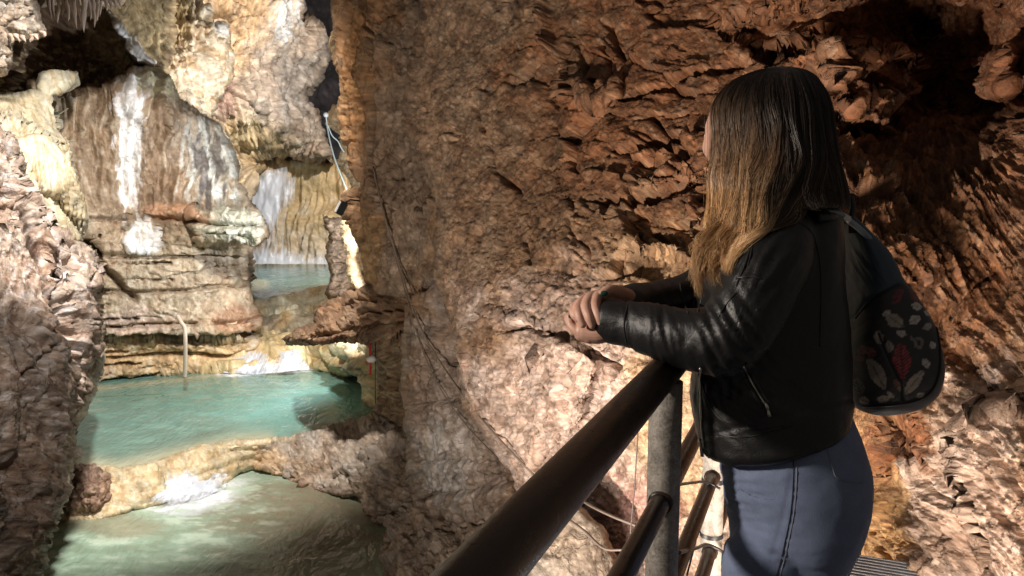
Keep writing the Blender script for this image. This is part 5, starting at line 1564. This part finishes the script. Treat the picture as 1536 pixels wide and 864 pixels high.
for i in range(NS):
    a = rs.uniform(math.pi * 0.90, math.pi * 1.62) if rs.random() < 0.55 else rs.uniform(math.pi * 0.8, 2.4 * math.pi)
    clump = math.sin(a * 23 + 1.3) * 0.5 + math.sin(a * 41 + 4) * 0.3
    top = rs.uniform(103, 112) if rs.random() < 0.5 else rs.uniform(110, 250)
    lo = 322 + rs.uniform(-22, 22) - 10 * max(0, math.sin(a * 1.0 - math.pi * 1.25)) + 5 * math.sin(a * 11)
    left = a < math.pi * 1.56 and a > math.pi * 0.95
    if not left and math.sin(a) < 0 and a > math.pi * 1.5: lo = 306 + rs.uniform(-9, 9)
    grow = 0.001 + 0.006 * max(0, clump) + abs(rs.normal(0, 0.0018)) + (abs(rs.normal(0, 0.006)) if rs.random() < 0.03 and a < math.pi * 1.5 else 0)
    ph = rs.uniform(0, 6.28); am = rs.uniform(0.01, 0.05)
    ys = np.linspace(top, lo, 22)
    # strands gather from a centre parting and drift a little as they fall
    pts = []
    for y in ys:
        tt = (y - 103) / 215
        aa = a + am * math.sin(tt * 5 + ph) + 0.10 * math.sin(a * 3) * tt + 0.075 * tt * math.sin(tt * 8 + 2.2 * math.sin(a * 7)) + 0.03 * tt * math.sin(tt * 17 + 3 * math.sin(a * 13))
        pts.append(hair_ring(y, aa, grow * min(1, 0.2 + tt * 3)))
    if left:
        # fall on over the shoulder towards the tip of the lock
        f = (a - math.pi * 0.95) / (math.pi * 0.65)
        f = min(1, max(0, f + rs.normal(0, 0.07)))
        end_y = 340 + (1 - 0.45 * abs(f - 0.1)) * 105 * rs.uniform(0.30, 1.0) ** 0.7 * (0.82 + 0.24 * math.sin(f * 17))
        tipx = 1038 + 64 * f + rs.normal(0, 3) + 7 * math.sin(f * 19)
        midx = 1062 + 68 * f + rs.normal(0, 2.5) + 7 * math.sin(f * 27)
        p0 = pts[-1]
        x0, y0, d0 = to_px(np.array([p0]))
        dm = 1.385 + 0.02 * (1 - f) + rs.normal(0, 0.006)
        curve = catmull([Vector((x0[0], y0[0], d0[0])), Vector((midx, y0[0] + 0.42 * (end_y - y0[0]), dm + 0.01)), Vector((tipx + 6 * math.sin(f * 33 + 1) + 3 * math.sin(ph), y0[0] + 0.78 * (end_y - y0[0]), dm - 0.005)), Vector((tipx + rs.normal(0, 3), end_y, dm - 0.006))], 6)
        lift = rs.uniform(0.002, 0.010)
        for c_ in curve[1:]:
            hp = jb.ray_cast(Vector((0, 0, CAM_Z)), (P(c_.x, c_.y, 1.0) - Vector((0, 0, CAM_Z))).normalized())[0]
            dz = c_.z
            if hp is not None:
                dz = min(dz, float(to_px(np.array([tuple(hp)]))[2][0]) - lift)
            pts.append(P(c_.x, c_.y, dz))
        for _ in range(3):
            pts = pts[:20] + [(pts[i_ - 1] + pts[i_] * 2 + pts[i_ + 1]) / 4 for i_ in range(20, len(pts) - 1)] + [pts[-1]]
    arr = np.array([tuple(p) for p in pts])
    x, y, d = to_px(arr)
    rnd = rs.uniform(0.65, 1.3) * (1 + 0.55 * clump)
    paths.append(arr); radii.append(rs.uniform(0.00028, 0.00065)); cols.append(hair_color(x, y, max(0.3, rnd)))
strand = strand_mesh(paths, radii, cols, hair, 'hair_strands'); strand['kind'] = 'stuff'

# --- hands
def hand(name, parts, voxel=0.0014, nails=()):
    co, no, q, t = remesh(parts, voxel, 1)
    o = mesh_np(name, co, q, m_skin, person, tris=t)
    for (px_, py_, d, a, b, ang) in nails:
        c = P(px_, py_, d)
        A = math.radians(ang)
        ux = Vector((math.cos(A), 0, -math.sin(A))); uz = Vector((math.sin(A), 0, math.cos(A))); uy = Vector((0, 1, 0))
        bm = bmesh.new(); bmesh.ops.create_uvsphere(bm, u_segments=14, v_segments=8, radius=1)
        bmesh.ops.triangulate(bm, faces=list(bm.faces)); bm.verts.index_update()
        V = [tuple(c + ux * (v.co.x * a) + uy * (v.co.y * 0.0022) + uz * (v.co.z * b)) for v in bm.verts]
        T = [tuple(v.index for v in f.verts) for f in bm.faces]; bm.free()
        mesh_np('fingernail', V, [], m_nail, o, tris=T)
    return o
# left hand, underneath: back of the hand to the camera, fingers curling away round the other hand
hand('hand', [limb([(932, 488, 1.43, 0.027), (914, 492, 1.432, 0.025), (896, 498, 1.438, 0.023), (876, 497, 1.445, 0.021)], 5, 20),
              limb([(905, 482, 1.45, 0.022), (885, 484, 1.452, 0.020), (870, 484, 1.457, 0.016)], 5, 18),
              limb([(884, 506, 1.437, 0.0125), (868, 498, 1.44, 0.0105), (857, 488, 1.448, 0.0088), (855, 476, 1.455, 0.0076)], 5, 14),
              limb([(874, 494, 1.45, 0.012), (860, 486, 1.462, 0.0100), (853, 478, 1.480, 0.0088), (858, 470, 1.495, 0.0078)], 5, 14),
              limb([(874, 486, 1.465, 0.012), (862, 477, 1.482, 0.0100), (860, 468, 1.502, 0.0088), (866, 462, 1.515, 0.0078)], 5, 14),
              limb([(878, 480, 1.475, 0.012), (868, 470, 1.495, 0.0100), (868, 460, 1.515, 0.0088), (875, 456, 1.525, 0.0078)], 5, 14),
              limb([(905, 474, 1.465, 0.013), (892, 466, 1.485, 0.0115), (882, 462, 1.50, 0.0095)], 5, 14)],
     nails=[(856, 473, 1.446, 0.0046, 0.0062, 20)])
# right hand, lying on top: fingers wrap over towards the camera, thumb along the top
hand('hand', [limb([(950, 456, 1.53, 0.027), (932, 452, 1.515, 0.027), (912, 452, 1.495, 0.026), (896, 453, 1.485, 0.023)], 5, 20),
              limb([(912, 446, 1.475, 0.014), (898, 443, 1.455, 0.0105), (893, 458, 1.428, 0.0095), (897, 474, 1.413, 0.0085), (901, 485, 1.410, 0.0070)], 6, 16),
              limb([(902, 446, 1.475, 0.014), (887, 445, 1.455, 0.0105), (879, 459, 1.430, 0.0096), (883, 475, 1.414, 0.0086), (888, 488, 1.412, 0.0070)], 6, 16),
              limb([(892, 448, 1.477, 0.013), (876, 449, 1.458, 0.0100), (867, 461, 1.436, 0.0092), (869, 474, 1.420, 0.0084), (874, 487, 1.416, 0.0068)], 6, 16),
              limb([(884, 452, 1.480, 0.012), (867, 455, 1.464, 0.0088), (860, 464, 1.446, 0.0080), (861, 473, 1.434, 0.0072), (866, 479, 1.430, 0.0060)], 6, 16),
              limb([(944, 446, 1.505, 0.016), (928, 438, 1.48, 0.0130), (914, 436, 1.46, 0.0110), (903, 441, 1.448, 0.0088)], 6, 16)],
     nails=[(906, 440, 1.4385, 0.0080, 0.0052, -8), (869, 478, 1.4235, 0.0030, 0.0046, -20)])

# --- backpack
bp_ = thing('backpack', 'dark backpack with a leaf print worn on the woman\'s back', 'backpack', tuple(P(1330, 600, 1.62)))
pack = loft([(322, 1264, 1278, 1.56, 0.012), (335, 1268, 1288, 1.57, 0.03), (355, 1273, 1303, 1.58, 0.055), (385, 1275, 1324, 1.59, 0.08), (415, 1275, 1340, 1.60, 0.095), (445, 1272, 1365, 1.60, 0.105), (475, 1268, 1383, 1.60, 0.11), (505, 1266, 1394, 1.60, 0.112),
             (535, 1266, 1400, 1.60, 0.112), (565, 1268, 1398, 1.60, 0.108), (588, 1270, 1386, 1.60, 0.098), (602, 1274, 1361, 1.60, 0.085), (611, 1280, 1327, 1.60, 0.06)], 90, 72, 2.6)
co, no, q, t = remesh([pack], 0.0032, 4)
x, y, d = to_px(co)
hh = 0.004 * fbm(co * 12, 3, 331) + 0.006 * folds(x, y, 1300, 400, 50, 60, 60, 18, 51) + 0.004 * folds(x, y, 1340, 520, 70, 80, -30, 26, 52)
flap = [(1350, 425), (1325, 438), (1300, 452), (1284, 475), (1270, 480)]
fd = seg_dist(x, y, flap)
front = (y > np.interp(x, [1270, 1284, 1300, 1325, 1350, 1420], [480, 475, 452, 438, 425, 420]))
hh -= 0.003 * np.exp(-(fd / 3) ** 2)
pocket = [(1318, 500), (1335, 540), (1352, 575), (1354, 600)]
hh -= 0.004 * np.exp(-(seg_dist(x, y, pocket) / 3.0) ** 2)
C = np.tile([0.040, 0.038, 0.040], (len(x), 1))
C[~front] = np.array([0.05, 0.075, 0.10])
def leaf(C, cx, cy, rx, ry, ang, rgb, vein=True, zig=0.0):
    a = math.radians(ang)
    u = ((x - cx) * math.cos(a) + (y - cy) * math.sin(a)) / rx
    v = (-(x - cx) * math.sin(a) + (y - cy) * math.cos(a)) / ry
    e = np.abs(v) / np.clip(1 - u * u, 0.001, 1)
    m = (e < 1) & (np.abs(u) < 1)
    col = np.array(rgb)[None] * (0.8 + 0.3 * fbm(np.stack([x / 5, y / 5, x * 0], -1), 2, 3)[:, None])
    if zig: 
        st = ((u * rx + np.abs(v) * ry * 0.7) % zig) / zig
        m &= st < 0.62
    if vein: col = col * np.where(np.abs(v) < 0.1, 0.45, 1.0)[:, None]
    C[m] = col[m]
    return C
PALE = (0.74, 0.66, 0.60); BEI = (0.52, 0.43, 0.36); RED = (0.62, 0.08, 0.09); PNK = (0.33, 0.14, 0.12)
for args in [(1376, 459, 9, 6, 15, PALE), (1372, 480, 10, 7, -30, PALE), (1391, 490, 8, 5, -25, (0.5, 0.45, 0.4)), (1342, 481, 17, 10, 35, BEI), (1319, 506, 11, 7, 80, BEI), (1334, 520, 10, 6, 85, BEI),
             (1398, 518, 6, 5, 60, PALE), (1316, 560, 28, 11, 62, BEI), (1294, 525, 10, 7, -40, PNK), (1307, 528, 10, 7, 20, PNK), (1290, 538, 9, 5, 10, PNK), (1370, 573, 24, 8, -52, BEI), (1350, 580, 10, 4, 80, (0.35, 0.28, 0.18)),
             (1352, 500, 8, 5, 20, PALE), (1388, 545, 9, 5, 70, PALE), (1392, 470, 6, 4, 40, PALE), (1330, 470, 7, 4, -30, PALE), (1305, 545, 8, 5, 50, BEI), (1380, 592, 8, 4, -20, BEI), (1345, 575, 7, 4, 60, PNK),
             (1325, 598, 12, 5, -10, BEI), (1296, 601, 9, 6, 20, BEI), (1336, 592, 8, 3, 40, BEI)]:
    C = leaf(C, *args)
for (cx, cy) in ((1372, 516), (1377, 508), (1382, 514), (1368, 508), (1378, 520)):
    C = leaf(C, cx, cy, 6, 2.8, (cx * 37 + cy * 11) % 180, (0.28, 0.24, 0.22), False)
C = leaf(C, 1352, 541, 29, 13, 86, RED, True, 5.0)
C = leaf(C, 1346, 445, 14, 7, -55, (0.30, 0.05, 0.06), True, 4.0)
C = leaf(C, 1374, 442, 12, 9, 50, (0.30, 0.05, 0.06), True, 4.0)
C = leaf(C, 1288, 580, 14, 9, 70, (0.22, 0.22, 0.22), True, 4.5)
m_pack, nt, bs = nodes('printed_fabric')
at = nt.nodes.new('ShaderNodeAttribute'); at.attribute_name = 'Col'
nt.links.new(at.outputs['Color'], bs.inputs['Base Color']); bs.inputs['Roughness'].default_value = 0.55
geo = nt.nodes.new('ShaderNodeNewGeometry'); n1 = tex_noise(nt, 500, 2, 0.5, geo.outputs['Position'])
b1 = nt.nodes.new('ShaderNodeBump'); b1.inputs['Distance'].default_value = 0.0004
nt.links.new(n1.outputs['Fac'], b1.inputs['Height']); nt.links.new(b1.outputs[0], bs.inputs['Normal'])
co2 = co + no * hh[:, None]
body = mesh_np('bag_body', co2, q, m_pack, bp_, C, tris=t)
pb = BVHTree.FromPolygons([tuple(v) for v in co2], [tuple(f) for f in q] + [tuple(f) for f in t])
seam('zipper', pb, [(1350, 426), (1325, 438), (1305, 452), (1293, 466), (1284, 478)], 0.0022, m_seam, bp_, 0.001)
seam('piping', pb, [(1392, 462), (1405, 495), (1410, 530), (1408, 562), (1396, 588), (1372, 602), (1335, 608), (1295, 610)], 0.0022, m_seam, bp_, 0.001)
seam('pocket_seam', pb, pocket, 0.0018, m_seam, bp_, 0.001)
m_strap = simple_mat('grey_blue_strap', (0.20, 0.25, 0.30), 0.4)
tube_obj('strap', catmull([P(1240, 318, 1.42), P(1262, 322, 1.45), P(1275, 332, 1.49), P(1290, 344, 1.52), P(1312, 366, 1.53)], 6), 0.006, m_strap, bp_, 8)
tube_obj('strap', catmull([P(1277, 296, 1.56), P(1279, 312, 1.55), P(1276, 330, 1.55), P(1277, 350, 1.55)], 6), 0.006, m_black, bp_, 8)
tube_obj('strap', catmull([P(1225, 326, 1.40), P(1245, 326, 1.42), P(1264, 330, 1.48)], 6), [0.010] * 13, m_lea, bp_, 10)
box_obj('buckle', P(1268, 326, 1.455), (0.011, 0.004, 0.006), m_zip, bp_, Matrix.Rotation(math.radians(30), 3, 'Y'), 0.0015)
